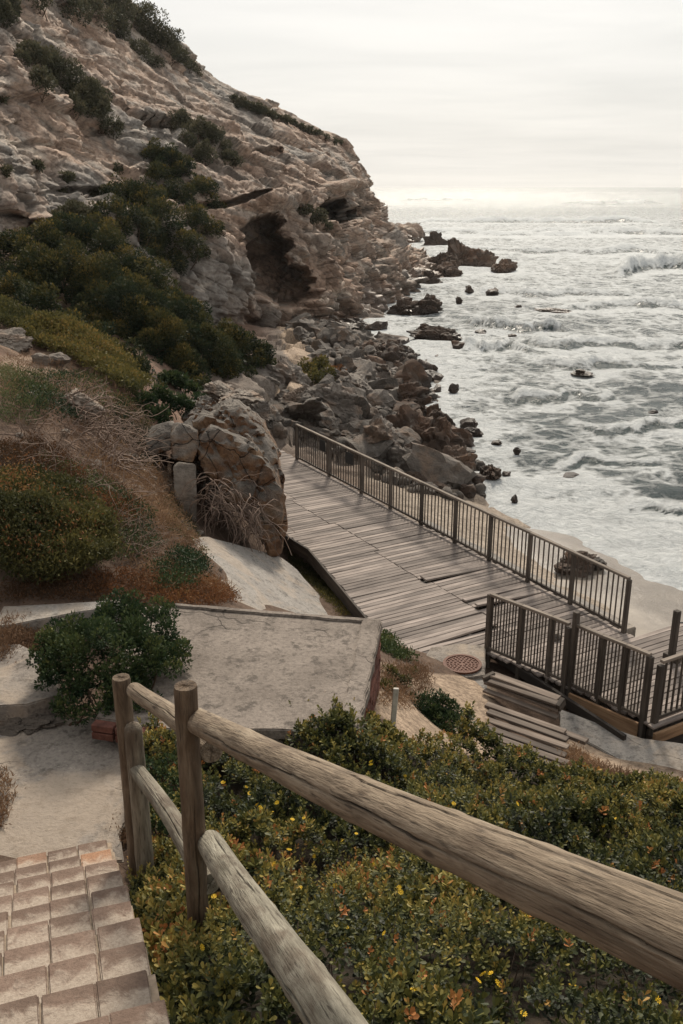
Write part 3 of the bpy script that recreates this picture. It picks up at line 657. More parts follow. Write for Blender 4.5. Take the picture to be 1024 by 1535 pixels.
# ================================================================== SEA
def sea():
    nr, nc = 640, 460
    ys = np.concatenate([np.geomspace(13, 420, 560), np.geomspace(430, 6000, 80)])
    an = np.linspace(-0.62, 0.95, nc)
    Y, A = np.meshgrid(ys, an, indexing='ij'); X = Y*A
    P = np.stack([X.ravel(), Y.ravel(), np.zeros(X.size)], 1); y = P[:, 1]; x = P[:, 0]
    far = sstep(900, 250, y)
    z = fbm(P, 9, 4, 100)*0.26*sstep(16, 40, y)*far + fbm(P*[0.6, 1, 1], 2.4, 4, 101, 0.6)*0.24*far*sstep(14, 26, y) + fbm(P*[.3, 1, 1], 28, 3, 102)*0.5*sstep(60, 200, y)*far
    foam = np.zeros(len(P))
    # breakers: (u0, u1, v, height, width)
    BR = [(600, 990, 334, 1.5, 4.5), (590, 720, 300, 1.4, 7), (820, 1300, 305, 1.6, 8), (560, 1100, 352, 0.9, 5), (640, 900, 352, 0.8, 4), (880, 1300, 405, 1.5, 2.4), (780, 1010, 350, 0.9, 4),
          (700, 850, 493, 0.75, 1.1), (760, 1100, 512, 0.45, 1.6), (640, 1100, 378, 0.7, 3), (690, 800, 528, 0.6, 1.0), (800, 1100, 548, 0.45, 1.2), (760, 930, 590, 0.25, 0.9), (850, 1150, 640, 0.22, .8), (700, 950, 440, 0.55, 1.6), (800, 1200, 460, 0.5, 1.6), (560, 760, 286, 1.6, 9), (760, 1250, 289, 1.6, 9), (820, 1000, 690, .15, .6), (880, 1100, 760, .14, .5)]
    for k, (u0, u1, v, hgt, wd) in enumerate(BR):
        c = onz((u0+u1)/2, v, 0); a0, a1 = onz(u0, v, 0), onz(u1, v, 0)
        xm = (a0.x+a1.x)/2; hw = (a1.x-a0.x)/2
        yc = c.y + (x-xm)*(((k*37) % 11)/11-0.5)*0.35 + fbm(np.stack([x/hw*2.2, np.zeros_like(x)+k*7, np.zeros_like(x)], 1), 1, 4, 200+k)*wd*2.6
        ds = (y-yc)/wd
        prof = np.where(ds < 0, np.exp(-(ds/0.55)**2), np.exp(-(ds/1.3)**2))       # steep front towards the shore
        env = sstep(1.0, 0.75, np.abs(x-xm)/hw)*(0.55+0.6*np.clip(fbm(P*[1, 0.2, 1], hw*0.25+1.5, 3, 300+k)+0.45, 0, 1.3))
        rough = 1+0.5*fbm(P, wd*0.45, 4, 400+k, 0.65)
        z += hgt*prof*env*rough
        foam += env*(np.exp(-((ds-0.1)/0.5)**2)*(0.55+0.35*(hgt > 1.2))+np.exp(-((ds+1.7)/1.3)**2)*0.4 - np.exp(-((ds+0.8)/0.35)**2)*0.6)
    # shore wash: foam where the bottom is shallow, spread by noise
    nb = y < 70
    g = np.full(len(P), -5.0); inb = nb & (x > -29) & (x < 19)
    g[inb] = gz(x[inb], y[inb])
    foam += sstep(-1.6, -0.1, g)*0.5
    foam += 0.30*sstep(24, 60, y)*(0.6+0.4*fbm(P, 30, 3, 110)) + 0.10*sstep(40, 150, y) - 0.6*sstep(150, 600, y)
    dsea = (x-4.67)*0.87+(y-13.94)*0.494
    foam += 0.55*sstep(13, 5, dsea)*sstep(32, 24, y)
    for (u, v, w, h, lab) in SURF:
        p = onz(u, v+h*0.35, 0); r = w/FPX*depth_of(p)/2; m = (np.abs(x-p.x) < r*5) & (np.abs(y-p.y) < r*5)
        dd = np.sqrt(((x[m]-p.x)/(r*1.9))**2+((y[m]-p.y)/(r*1.7))**2); foam[m] += 0.5*np.exp(-dd**2); z[m] += 0.12*r*np.exp(-((dd-0.75)/0.35)**2)
    P[:, 2] = z
    me = npmesh('sea', P, gridfaces(len(ys), nc)); fattr(me, 'foam', foam)
    tag(link('sea', me, MAT['sea'], smooth=True), 'grey green surf with white breakers reaching the horizon', kind='structure')

# ================================================================== ROCK SHAPES
def rock_dirs(sub):
    bm = bmesh.new(); bmesh.ops.create_icosphere(bm, subdivisions=sub, radius=1)
    V = np.array([v.co[:] for v in bm.verts]); F = np.array([[v.index for v in f.verts] for f in bm.faces]); bm.free()
    return V/np.linalg.norm(V, axis=1, keepdims=True), F
_RD = {s: rock_dirs(s) for s in (2, 3, 4, 5)}
def rock_verts(sub, seed, planes=16, squash=(1, 1, 0.7), rough=0.05, strata=0.0, cut=(0.62, 1.0)):
    V, F = _RD[sub]; rg = np.random.default_rng(seed)
    n = rg.normal(size=(planes, 3)); n /= np.linalg.norm(n, axis=1, keepdims=True); hgt = rg.uniform(*cut, planes)
    dd = V@n.T; r = np.where(dd > 0.05, hgt/np.maximum(dd, 0.05), 9).min(1); r = np.minimum(r, 1.15)
    P = V*r[:, None]
    P = P*(1+fbm(V+seed*3.7, 0.8, 4, seed)[:, None]*rough*2.4)
    P += V*(fbm(P+seed, 0.25, 4, seed+5, 0.6)*rough)[:, None]
    if strata:
        ax = np.array([0.35, 0.1, 0.93]); L = P@ax*4.5+fbm(P, 0.8, 2, seed+8)*0.5+seed
        st = vnoise(np.stack([L, L*0, L*0], 1), seed+2); rad = P-np.outer(P@ax, ax)
        P = P+rad*(st*strata)[:, None]
        w = worley(P*np.array([1.6, 1.6, 2.4])+seed, seed+4)
        P = P*(1+(w[2]-0.5)*0.24-0.10*sstep(0.14, 0, w[1]-w[0]))[:, None]
        w = worley(P*np.array([3.4, 3.4, 6.5])+seed, seed+6); P = P*(1+(w[2]-0.5)*0.13-0.05*sstep(0.14, 0, w[1]-w[0]))[:, None]
    return P*np.array(squash), F
def rock_mesh(name, mat, sub, seed, **k):
    P, F = rock_verts(sub, seed, **k); me = npmesh(name, P, F); me.materials.append(mat)
    me.polygons.foreach_set('use_smooth', np.ones(len(F), bool))
    try: me.set_sharp_from_angle(angle=R(32))
    except Exception: pass
    return me
def rockobj(name, me, loc, scale, rot, label=None, cat='rock', group=None, parent=None):
    o = bpy.data.objects.new(name, me); COL.objects.link(o)
    o.location = loc; o.scale = scale; o.rotation_euler = rot
    if parent is None: tag(o, label, cat, group)
    return setparent(o, parent)

# ---------- shore boulders
SH = [rock_mesh('shore_boulder', MAT['rock'], 3, 100+i, squash=(1, 0.9, 0.72), strata=0.14 if i % 2 else 0.08, planes=12+i) for i in range(9)]
SHW = [rock_mesh('wet_rock', MAT['wetrock'], 3, 140+i, squash=(1, 0.85, 0.75), strata=0.13, planes=20+i, rough=0.11, cut=(0.62, 1.1)) for i in range(7)]
def scatter_shore():
    rg = np.random.default_rng(3)
    poly = [(400, 600), (405, 560), (430, 590), (470, 590), (500, 560), (455, 510), (430, 490), (520, 480), (560, 500), (600, 520), (640, 560), (660, 590), (640, 625), (600, 640), (660, 640), (705, 690), (740, 720), (700, 745), (620, 735), (560, 705), (500, 675), (445, 645), (400, 655)]
    placed = []; k = 0; tries = 0
    while k < 285 and tries < 60000:
        tries += 1
        x = rg.uniform(-5, 9); y = rg.uniform(24.5, 66); z = float(gz(x, y)[0])
        if z < -0.7: continue
        u, v = proj(np.array([[x, y, z]]))
        if not inpoly(u, v, poly)[0]: continue
        s = (0.30+0.75*rg.random()**2.2)*(1.0 if y < 40 else 1.1)
        if any((x-a)**2+(y-b)**2 < (0.66*(s+c))**2 for a, b, c in placed): continue
        placed.append((x, y, s)); wet = z < 0.6+0.3*rg.random() and u[0] > 545
        me = (SHW if wet else SH)[rg.integers(7 if wet else 9)]
        lab = 'dark wet boulder in the jumble of rocks at the water edge' if wet else 'grey brown boulder in the jumble of rocks along the shore'
        rockobj('shore_boulder', me, (x, y, z+0.22*s), (s*rg.uniform(.85, 1.25), s*rg.uniform(.85, 1.25), s*rg.uniform(.8, 1.3)), (rg.uniform(-.45, .45), rg.uniform(-.45, .45), rg.uniform(0, 6.28)), lab, 'boulder',
                'wet boulders at the water edge' if wet else 'boulders along the shore')
        k += 1
scatter_shore()
def rubble():
    rg = np.random.default_rng(13); P0, F0 = rock_verts(2, 7, planes=12, squash=(1, .9, .75), rough=0.08); V = []; F = []; b = 0; n = 0
    poly = [(390, 660), (400, 560), (440, 590), (480, 590), (460, 520), (430, 500), (520, 485), (560, 500), (610, 520), (650, 560), (665, 600), (640, 640), (705, 690), (745, 720), (700, 750), (600, 735), (520, 700), (445, 655)]
    while n < 1300:
        x = rg.uniform(-5, 9); y = rg.uniform(24, 66); z = float(gz(x, y)[0])
        if z < -0.3: continue
        u, v = proj(np.array([[x, y, z]]))
        if not inpoly(u, v, poly)[0]: continue
        q = Quaternion(Vector(rg.normal(size=3)).normalized(), rg.uniform(0, 6)).to_matrix(); sc = rg.uniform(0.08, 0.3)*rg.uniform(.7, 1.2, 3)
        V.append((P0*sc)@np.array(q).T+[x, y, z+0.04]); F.append(F0+b); b += len(P0); n += 1
    o = link('shore_rubble', npmesh('shore_rubble', np.concatenate(V), np.concatenate(F)), MAT['rock'], smooth=True); tag(o, 'small loose stones filling the gaps between the shore boulders', 'stones', None, 'stuff')
rubble()
# tall jointed outcrops between the boardwalk and the water
OUTC = [rock_mesh('rock_outcrop', MAT[m], 5, 180+i, squash=(1, 0.8, 0.9), strata=0.22, planes=16+i, rough=0.10, cut=(0.5, 1.0)) for i, m in enumerate(['wetrock', 'wetrock', 'rock', 'rock', 'rock'])]
OUTC += [rock_mesh('surf_rock', MAT['wetrock'], 5, 210+i, squash=(1, 0.8, 0.9), strata=0.2, planes=26, rough=0.16, cut=(0.6, 1.2)) for i in range(3)]
def outc(u, v, sx, sy, sz, mi, rz, tilt, label, name='rock_outcrop'):
    p = hit(u, v); rockobj(name, OUTC[mi], p+Vector((0, 0, sz*0.25)), (sx, sy, sz), (tilt, 0.25, rz), label, 'rock')
outc(625, 668, 1.1, 0.9, 1.3, 1, 2.9, 0.3, 'dark ridge of jointed rock left of the tallest outcrop')
outc(650, 655, 1.0, 0.8, 1.1, 0, 0.9, -0.2, 'dark split rock behind the tallest outcrop')
outc(655, 690, 1.25, 0.9, 1.5, 0, 0.4, 0.2, 'tall dark brown jointed outcrop behind the railing at the waterline')
outc(685, 712, 0.8, 0.7, 0.85, 1, 1.4, -0.2, 'smaller dark block at the seaward foot of the jointed outcrop')
outc(610, 705, 0.8, 0.7, 0.9, 2, 2.4, 0.1, 'grey layered outcrop just behind the middle of the far railing')
outc(560, 672, 1.0, 0.8, 0.95, 3, 0.9, 0.2, 'grey ribbed rock behind the far railing left of the layered outcrop')
outc(500, 622, 1.3, 1.0, 1.25, 4, 0.3, 0.1, 'broad grey rock behind the end of the far railing')
outc(535, 600, 1.2, 1.0, 1.1, 2, 1.3, 0.2, 'grey rock mass in the middle of the boulder shore')
outc(605, 612, 1.1, 0.9, 0.95, 0, 2.0, 0.1, 'dark rock jutting into the white water at mid shore')
outc(425, 585, 1.1, 0.9, 1.0, 3, 0.5, 0.0, 'grey rounded rock beside the sandy path left of the railing end')
outc(452, 620, 1.4, 1.0, 1.0, 4, 1.9, 0.15, 'grey ribbed rock left of the far railing end post')
outc(540, 492, 1.7, 0.9, 0.6, 0, 0.2, 0.0, 'long low dark rock at the foot of the cliff')
outc(640, 470, 1.6, 1.2, 1.3, 1, 0.8, 0.0, 'dark boulder where the cliff foot meets the surf')
outc(600, 478, 1.8, 1.3, 1.4, 0, 2.2, 0.1, 'dark brown buttress rock below the right cave')
# rocks standing in the surf
SURF = [  # u, v, width px, height px, label
 (690, 390, 70, 38, 'largest dark hump of the islet beyond the cliff foot'), (725, 394, 60, 30, 'dark middle hump of the islet'), (752, 402, 40, 22, 'low seaward end of the islet'), (738, 384, 10, 14, 'thin pinnacle standing on the islet'),
 (655, 362, 44, 24, 'dark rock behind the islet nearest the cliff'), (660, 398, 46, 32, 'dark rock between the islet and the cliff foot'), (672, 410, 50, 20, 'low dark rock in front of the islet'), (645, 420, 40, 22, 'dark rock at the very tip of the cliff foot'),
 (668, 505, 62, 24, 'flat glistening rock reef in the white water'), (640, 497, 40, 14, 'left tip of the glistening reef'), (692, 520, 34, 18, 'rounded seaward end of the glistening reef'),
 (722, 498, 24, 8, 'thin dark rock right of the reef'), (769, 503, 16, 7, 'small dark rock under the breaking wave right of the reef'),
 (704, 434, 18, 14, 'small upright rock between islet and reef'), (740, 438, 28, 13, 'broad dark rock right of the small upright rock'), (688, 450, 14, 10, 'little rock in the wash at the cliff foot'),
 (777, 459, 12, 7, 'lone dark rock in open surf'), (840, 468, 44, 7, 'low flat dark reef far out in the surf'),
 (680, 582, 20, 15, 'single round dark rock in the wash'), (704, 635, 36, 22, 'pair of wet rocks off the jointed outcrop, upper one'), (712, 648, 26, 14, 'pair of wet rocks off the jointed outcrop, lower one'),
 (746, 664, 18, 9, 'small dark rock right of the wet pair'), (775, 676, 12, 9, 'tiny dark rock farther right of the wet pair'), (735, 710, 40, 24, 'dark rock cluster at the waterline, largest'), (760, 712, 20, 12, 'dark rock at the right of the waterline cluster'), (772, 748, 14, 12, 'round dark rock alone in the shallow foam'),
 (720, 742, 30, 16, 'low wet rock close behind the railing'), (628, 545, 26, 12, 'flat rock in the channel beside the boulders'), (655, 535, 14, 7, 'small flat rock in the channel'),
 (858, 715, 34, 5, 'thin dark rock awash right of centre'), (980, 617, 16, 6, 'small rock awash near the right edge'), (875, 560, 40, 7, 'dark ledge awash in mid surf'),
]
for i, (u, v, w, h, lab) in enumerate(SURF):
    p = onz(u, v+h*0.35, 0); s = w/FPX*depth_of(p)/2; sz = h/FPX*depth_of(p)
    rockobj('surf_rock', SHW[i % 7] if w < 40 else OUTC[5+i % 3], (p.x, p.y+s*0.5, sz*0.12), (s*1.1, s*0.9, max(sz*0.95, 0.12)), (0, 0, random.uniform(0, 6.28)), lab, 'rock', 'rocks standing in the surf')
sea()
# far low headland behind the tip
p = onz(603, 360, 0)
rockobj('far_headland_rock', rock_mesh('far_headland_rock', MAT['cliff'], 5, 260, squash=(1, 0.7, 1), strata=0.1), (p.x-1.5, 165, 0), (5.5, 9, 5.0), (0, 0.25, 0.2), 'brown wedge of rock showing behind the cliff tip', 'rock')

# ================================================================== STAIRS, LANDING, SLAB
T9, T1 = 4.0, 7.2
def cam_pt(u, v, t): return Vector((0, 0, CAMZ))+ray(u, v)*t
E9, E1 = cam_pt(227, 1449, T9), cam_pt(164, 1257, T1)
run = Vector((E1.x-E9.x, E1.y-E9.y, 0)); tread = run.length/8; rise = (E9.z-E1.z)/8; fw = run.normalized(); rt = Vector((fw.y, -fw.x, 0))
stairs = empty('paved_steps', (E1.x-0.7, E1.y, E1.z-0.2), 'flight of brown block steps dusted with sand going down to the landing', 'steps')
def paver_mesh(seed, w, dpt, h):
    bm = bmesh.new(); bmesh.ops.create_cube(bm, size=1, matrix=Matrix.Diagonal((w, dpt, h, 1)))
    bmesh.ops.bevel(bm, geom=list(bm.edges), offset=0.005, segments=2, affect='EDGES')
    rr = random.Random(seed)
    for v in bm.verts: v.co += Vector((rr.uniform(-.003, .003), rr.uniform(-.003, .003), rr.uniform(-.002, .002)))
    return bm_mesh('paver', bm)
PV = []
for i in range(6):
    me = paver_mesh(i, 0.213, tread+0.05, rise); me.materials.append(MAT['paver']); PV.append(me)
for k in range(-6, 9):                                  # k = 8 is the lowest tread
    nose = E9 + (E1-E9)*(k/8); 
    off = random.uniform(-0.018, 0.02)
    for c in range(9):
        x = -(c+0.5)*0.222 + off + random.uniform(-.006, .006) + (0.0 if c else 0)
        q = nose + rt*x - fw*((tread+0.05)/2+random.uniform(-.004, .004)); q.z = nose.z - rise/2 + random.uniform(-.005, .005)
        o = bpy.data.objects.new('paver', PV[random.randrange(6)]); COL.objects.link(o)
        o.location = q; o.rotation_euler = (random.uniform(-.012, .012), random.uniform(-.015, .015), math.atan2(rt.y, rt.x)+random.uniform(-.006, .006)); setparent(o, stairs)
# base under the pavers
bm = bmesh.new()
for k in range(-6, 9):
    nose = E9+(E1-E9)*(k/8); c = nose-rt*0.98-fw*(tread/2+0.02); c.z = nose.z-rise/2-0.014
    box_bm(bm, (1.98, tread-0.02, rise), frame(c, rt))
link('base', bm_mesh('base', bm), MAT['sandfill'], stairs)

def polyslab(name, pts, thick, mat, parent=None, jit=0.012, seg=0.18, label=None, cat=None, kind=None, bev=0.012):
    """flat slab with a slightly broken outline; pts are world points of the top outline"""
    rr = random.Random(name+str(len(pts))); out = []
    for a, b in zip(pts, pts[1:]+pts[:1]):
        n = max(1, int((b-a).length/seg))
        for i in range(n):
            q = a.lerp(b, i/n)
            out.append(q+(Vector((rr.uniform(-jit, jit), rr.uniform(-jit, jit), 0)) if i else Vector()))
    bm = bmesh.new(); f = bm.faces.new([bm.verts.new(q) for q in out]); bm.normal_update()
    if f.normal.z < 0: f.normal_flip()
    r = bmesh.ops.extrude_face_region(bm, geom=[f]); vs = [e for e in r['geom'] if isinstance(e, bmesh.types.BMVert)]
    # the extruded copy becomes the top; the original moves down
    for v in f.verts: v.co.z -= thick
    bmesh.ops.recalc_face_normals(bm, faces=bm.faces)
    top = [e for e in bm.edges if all(v in set(vs) for v in e.verts)]
    if bev: bmesh.ops.bevel(bm, geom=top, offset=bev, segments=2, affect='EDGES')
    bmesh.ops.triangulate(bm, faces=[f for f in bm.faces if len(f.verts) > 4])
    o = link(name, bm_mesh(name, bm), mat, parent); tag(o, label, cat, None, kind); return o
ZL = E1.z-rise*0.55
land = [onz(u, v, ZL) for u, v in ((186, 1290), (180, 1250), (225, 1160), (260, 1088), (140, 1075), (0, 1085), (-330, 1100), (-420, 1340))]
polyslab('concrete_landing', land, 0.25, MAT['landing'], label='sandy worn concrete landing at the foot of the block steps', kind='structure')
# concrete slab with a red brick side
ZS = CAMZ-4.6
sA, sB, sC, sD, sE = onz(262, 906, ZS), onz(573, 931, ZS), onz(541, 1096, ZS), onz(250, 1092, ZS), onz(143, 1076, ZS)
sF, sG = onz(-20, 1066, ZS), onz(-20, 900, ZS)
plat = empty('concrete_platform', ((sB+sD)/2)-Vector((0, 0, 0.4)), 'grey cracked concrete roof slab with a red brick side wall', 'platform')
polyslab('slab', [sA, sB, sC, sD, sE, onz(175, 990, ZS), onz(205, 910, ZS)], 0.10, MAT['concrete'], plat, jit=0.016)
_ctr = (sA+sB+sC+sD+sE)/5
polyslab('body', [_ctr+(q-_ctr)*0.955-Vector((0, 0, 0.103)) for q in (sA, sB, sC, sD, sE, onz(175, 990, ZS), onz(205, 910, ZS))], 0.9, MAT['concrete'], plat, bev=0)
# raised rim along the right edge
dirE = (sC-sB).normalized(); inw = Vector((dirE.y, -dirE.x, 0)); inw = inw if inw.x < 0 else -inw
polyslab('rim', [sB+inw*0.012+dirE*0.01+Vector((0, 0, .035)), sC+inw*0.012+Vector((0, 0, .035)), sC+inw*0.2+Vector((0, 0, .035)), sB+inw*0.22+dirE*0.01+Vector((0, 0, .035))], 0.033, MAT['concrete'], plat, jit=0.012, seg=0.12)
farD = (sA-sB).normalized(); inf = Vector((farD.y, -farD.x, 0)); inf = inf if inf.y < 0 else -inf
polyslab('rim', [sB+farD*0.03+inf*0.012+Vector((0, 0, .028)), sA+inf*0.012+Vector((0, 0, .028)), sA+inf*0.09+Vector((0, 0, .028)), sB+farD*0.24+inf*0.1+Vector((0, 0, .028))], 0.026, MAT['concrete'], plat, jit=0.012, seg=0.12)
# brick courses of the right side wall
def brick_me(L):
    bm = bmesh.new(); box_bm(bm, (L, 0.10, 0.068), Matrix(), 0.006); me = bm_mesh('brick', bm); me.materials.append(MAT['brick']); return me
BRK = brick_me(0.212); BRH = brick_me(0.10)
Lw = (sC-sB).length; wall_c = (sB+sC)/2
bm = bmesh.new(); box_bm(bm, (Lw-0.05, 0.08, 1.25), frame(wall_c+inw*0.095+Vector((0, 0, -0.74)), dirE)); wallo = link('side_wall', bm_mesh('side_wall', bm), MAT['concrete'], plat)
for r_ in range(16):
    zc = ZS-0.10-0.042-r_*0.078; s = 0.0 if r_ % 2 else -0.11
    while s < Lw-0.04:
        a = max(s, 0); b = min(s+0.212, Lw-0.01)
        if b-a > 0.06:
            o = bpy.data.objects.new('brick', BRK if b-a > 0.16 else BRH); COL.objects.link(o)
            o.matrix_basis = frame(sB+dirE*((a+b)/2)+inw*(0.062+random.uniform(-.006, .006))+Vector((0, 0, zc-ZS)), dirE); o.parent = wallo; o.matrix_parent_inverse = plat.matrix_basis.inverted()@plat.matrix_basis
        s += 0.222
# red brick kerb along the near edge by the landing
kd = (sE-sD).normalized(); kl = (sE-sD).length; ko = Vector((kd.y, -kd.x, 0)); ko = ko if ko.y < 0 else -ko
n = int(kl/0.215)
for i in range(n):
    o = bpy.data.objects.new('brick', BRK); COL.objects.link(o)
    o.matrix_basis = frame(sD+kd*((i+0.5)*kl/n)+ko*0.06+Vector((0, 0, -0.04+random.uniform(-.006, .006))), kd); setparent(o, plat)
for i in range(int(kl/0.215)):
    o = bpy.data.objects.new('brick', BRK); COL.objects.link(o)
    o.matrix_basis = frame(sD+kd*((i+0.5)*kl/n)+ko*0.064+Vector((0, 0, -0.118)), kd); setparent(o, plat)
# weathered concrete strip carrying on left of the shrub
polyslab('concrete_strip', [onz(u, v, ZS+0.02) for u, v in ((-80, 950), (20, 936), (112, 918), (190, 906), (190, 897), (110, 903), (20, 908), (-80, 912))], 0.3, MAT['paleconcrete'], jit=0.02, label='pale worn concrete strip at the left edge behind the round shrub', cat='concrete strip')
polyslab('concrete_strip', [onz(u, v, ZS-0.05) for u, v in ((-80, 1066), (40, 1056), (95, 1040), (80, 985), (30, 965), (-80, 975))], 0.3, MAT['landing'], jit=0.03, label='broken concrete patch left of the round shrub by the landing', cat='concrete strip')
# concrete chute below the boulder
def chute():
    a = [yr(287, 812, 14.6), yr(312, 800, 15.4), yr(420, 838, 17.2), yr(445, 850, 17.0), yr(508, 922, 15.4), yr(440, 945, 13.2), yr(330, 960, 10.9), yr(352, 905, 11.9)]
    # fit: a gently warped sheet, draped over its outline
    P = [Vector(q) for q in a]; c = sum(P, Vector())/len(P)
    A = np.array([[p.x, p.y, 1] for p in P]); zc = np.linalg.lstsq(A, np.array([p.z for p in P]), rcond=None)[0]
    top = [Vector((p.x, p.y, zc[0]*p.x+zc[1]*p.y+zc[2])) for p in P]
    o = polyslab('concrete_chute', top, 0.35, MAT['paleconcrete'], jit=0.02, label='smooth pale concrete apron sloping down beneath the orange boulder', cat='apron')
    return zc
chz = chute()

# ================================================================== BOARDWALK
ZD = CAMZ-7.0
R0 = Vector((4.67, 13.94, ZD)); DV = Vector((-0.494, 0.87, 0)).normalized(); NV = Vector((DV.y, -DV.x, 0))      # DV: along the deck away from us; NV: towards the sea
def dk(s, w, z=0.0): return R0+DV*s-NV*w+Vector((0, 0, z))
WL = [(-2.3, 1.78), (-2.0, 1.76), (0.66, 2.42), (0.70, 3.02), (1.12, 3.67), (5.87, 2.77), (7.0, 2.82), (13.4, 2.7)]
def wl(s): return float(np.interp(s, [a for a, _ in WL], [b for _, b in WL]))
def wr(s): return -1.6 if s < -0.15 else -0.06
bw = empty('boardwalk', dk(5, 1.5, -0.4), 'weathered grey plank boardwalk with uneven lifted boards beside the railing', 'boardwalk')
PITCHP = 0.1165; rows = int((13.2+2.3)/PITCHP)
rb = random.Random(11)
_pl = {}
def plank(p0, p1, wd=0.107, mat='deck', th=0.035, parent=None, name='plank'):
    Ln = round((p1-p0).length, 1); key = (Ln, wd, mat, th)
    if key not in _pl:
        bm = bmesh.new(); box_bm(bm, (Ln, wd, th), Matrix(), 0.005)
        me = bm_mesh(name, bm); me.materials.append(MAT[mat]); _pl[key] = me
    o = bpy.data.objects.new(name, _pl[key]); COL.objects.link(o); o.matrix_basis = frame((p0+p1)/2, p1-p0)
    L2 = (p1-p0).length; o.scale.x = L2/Ln if Ln else 1
    return setparent(o, parent)
cnt = 0
for i in range(rows):
    s = -2.3+(i+0.5)*PITCHP; a, b = wl(s), wr(s)
    jt = 1.62+(0.06 if (i//16) % 2 else -0.06)+rb.uniform(-.008, .008) if s > 0.9 else None
    segs = [(b+rb.uniform(-.03, .03), a+rb.uniform(-.03, .03))] if (jt is None or s > 10.2) else [(b+rb.uniform(-.03, .03), jt-0.006), (jt+0.006, a+rb.uniform(-.02, .03))]
    for (w0, w1) in segs:
        l0 = rb.gauss(0, 0.004); l1 = rb.gauss(0, 0.004); sk = rb.gauss(0, 0.004)
        if s < 6 and rb.random() < 0.04: l1 += rb.uniform(0.012, 0.035)
        if 1.9 < s < 2.0 and w0 < 1: l0 += 0.0; l1 += 0.09
        if 3.35 < s < 3.47 and w0 < 1: l1 += 0.06
        if 1.2 < s < 1.3 and w0 > 1: l0 += 0.08
        plank(dk(s+sk, w1, l1), dk(s-sk+rb.gauss(0, .003), w0, l0), parent=bw); cnt += 1
# joists and dark edge boards
for w_ in (0.15, 1.0, 1.6, 2.2):
    box('joist', dk(-2.2, w_, -0.10), dk(13.1, min(w_, 2.6), -0.10), 0.06, 0.15, MAT['darkwood'], bw)
edge = [(1.12, 3.70), (5.87, 2.80), (7.0, 2.85), (13.2, 2.73)]
for (a, b) in zip(edge, edge[1:]): box('edge_board', dk(a[0], a[1], -0.10), dk(b[0], b[1], -0.10), 0.045, 0.26, MAT['darkwood'], bw)
box('edge_board', dk(0.72, 3.0, -0.12), dk(1.10, 3.66, -0.12), 0.04, 0.2, MAT['darkwood'], bw)
# orange fascia boards on the near edges
fa = [dk(-0.95, 2.06, -0.16), dk(-2.05, 1.79, -0.16)]
box('fascia', fa[0], fa[1], 0.045, 0.24, MAT['newwood'], bw); box('fascia', dk(-2.34, 1.80, -0.13), dk(-2.34, -1.6, -0.13), 0.05, 0.17, MAT['newwood'], bw)
box('fascia', dk(-0.9, 2.03, -0.36), dk(-2.2, 1.74, -0.36), 0.05, 0.16, MAT['darkwood'], bw); box('fascia', dk(-2.30, 1.7, -0.36), dk(-2.30, -1.6, -0.36), 0.05, 0.26, MAT['darkwood'], bw)
for s in (-2.0, -0.5, 2.0, 4.5, 7, 9.5, 12): 
    for w_ in (0.1, 1.65):
        q = dk(s, w_, -0.16); box('pile', q, Vector((q.x, q.y, float(gz(q.x, q.y)[0])-0.3)), 0.1, 0.1, MAT['darkwood'], bw, up=(1, 0, 0))
# pale concrete kerb beam along the outer edge
kb = [dk(0.05, -0.10, 0.02), dk(6.2, -0.10, 0.02), dk(6.2, -0.34, 0.02), dk(0.05, -0.34, 0.02)]
polyslab('concrete_kerb', kb, 1.3, MAT['paleconcrete'], label='pale concrete kerb beam along the seaward foot of the far railing', cat='kerb', jit=0.02)

def railing(name, pts, label, ph=1.0, toprail=True, bal=0.115, low=0.10, posts=None, postw=0.085, below=0.25, balw=0.026, extra=None, topz=0.98, matt='rail', topmat='railpale', thin=None):
    """pts: the deck-level posts (s, w) in order"""
    P = [dk(*q) for q in pts]; root = empty(name, P[0], label, 'railing')
    for i, q in enumerate(P):
        e = (extra or {}).get(i, 0)
        pw_ = postw if (i in (0, len(P)-1) or not thin) else thin
        box('post', q+Vector((0, 0, -below)), q+Vector((0, 0, ph+e)), pw_, pw_, MAT[matt], root, up=DV)
    for a, b in zip(P, P[1:]):
        d = (b-a); n = max(2, int(d.length/bal))
        box('top_rail', a+Vector((0, 0, topz)), b+Vector((0, 0, topz)), 0.07, 0.045, MAT[topmat], root)
        box('bottom_rail', a+Vector((0, 0, low)), b+Vector((0, 0, low)), 0.05, 0.05, MAT[matt], root)
        for k in range(1, n):
            q = a.lerp(b, k/n)+DV*random.gauss(0, .004)
            box('baluster', q+Vector((0, 0, low+.02)), q+Vector((0, 0, topz-0.02)), balw, balw, MAT[matt], root, up=DV, bev=0.003)
    return root, P
far_posts = [0.0, 1.28, 2.42, 3.58, 4.72, 5.95, 7.2, 8.5, 10.1, 11.9]
rail_far, PF = railing('railing', [(s, 0.0) for s in far_posts], 'long weathered baluster railing on the seaward side of the boardwalk', ph=0.97, topz=0.99, postw=0.07, balw=0.022)
for s, wd in ((10.35, 0.3), (9.0, 0.34)):
    bm = bmesh.new(); box_bm(bm, (wd, 0.012, 0.28), frame(dk(s, 0.045, 0.78), DV), 0.003); link('plate', bm_mesh('plate', bm), MAT['plate'], rail_far)
sA_, wA_ = 0.60, 2.36
near1, PN1 = railing('railing', [(0.60, 2.36), (0.02, 2.21), (-0.50, 2.08), (-0.80, 2.02)], 'near baluster railing panel between the dark corner post and the tall middle post', ph=1.0, bal=0.052, low=0.08, below=0.55, postw=0.08, extra={3: -0.05}, topz=1.0, thin=0.06, balw=0.02)
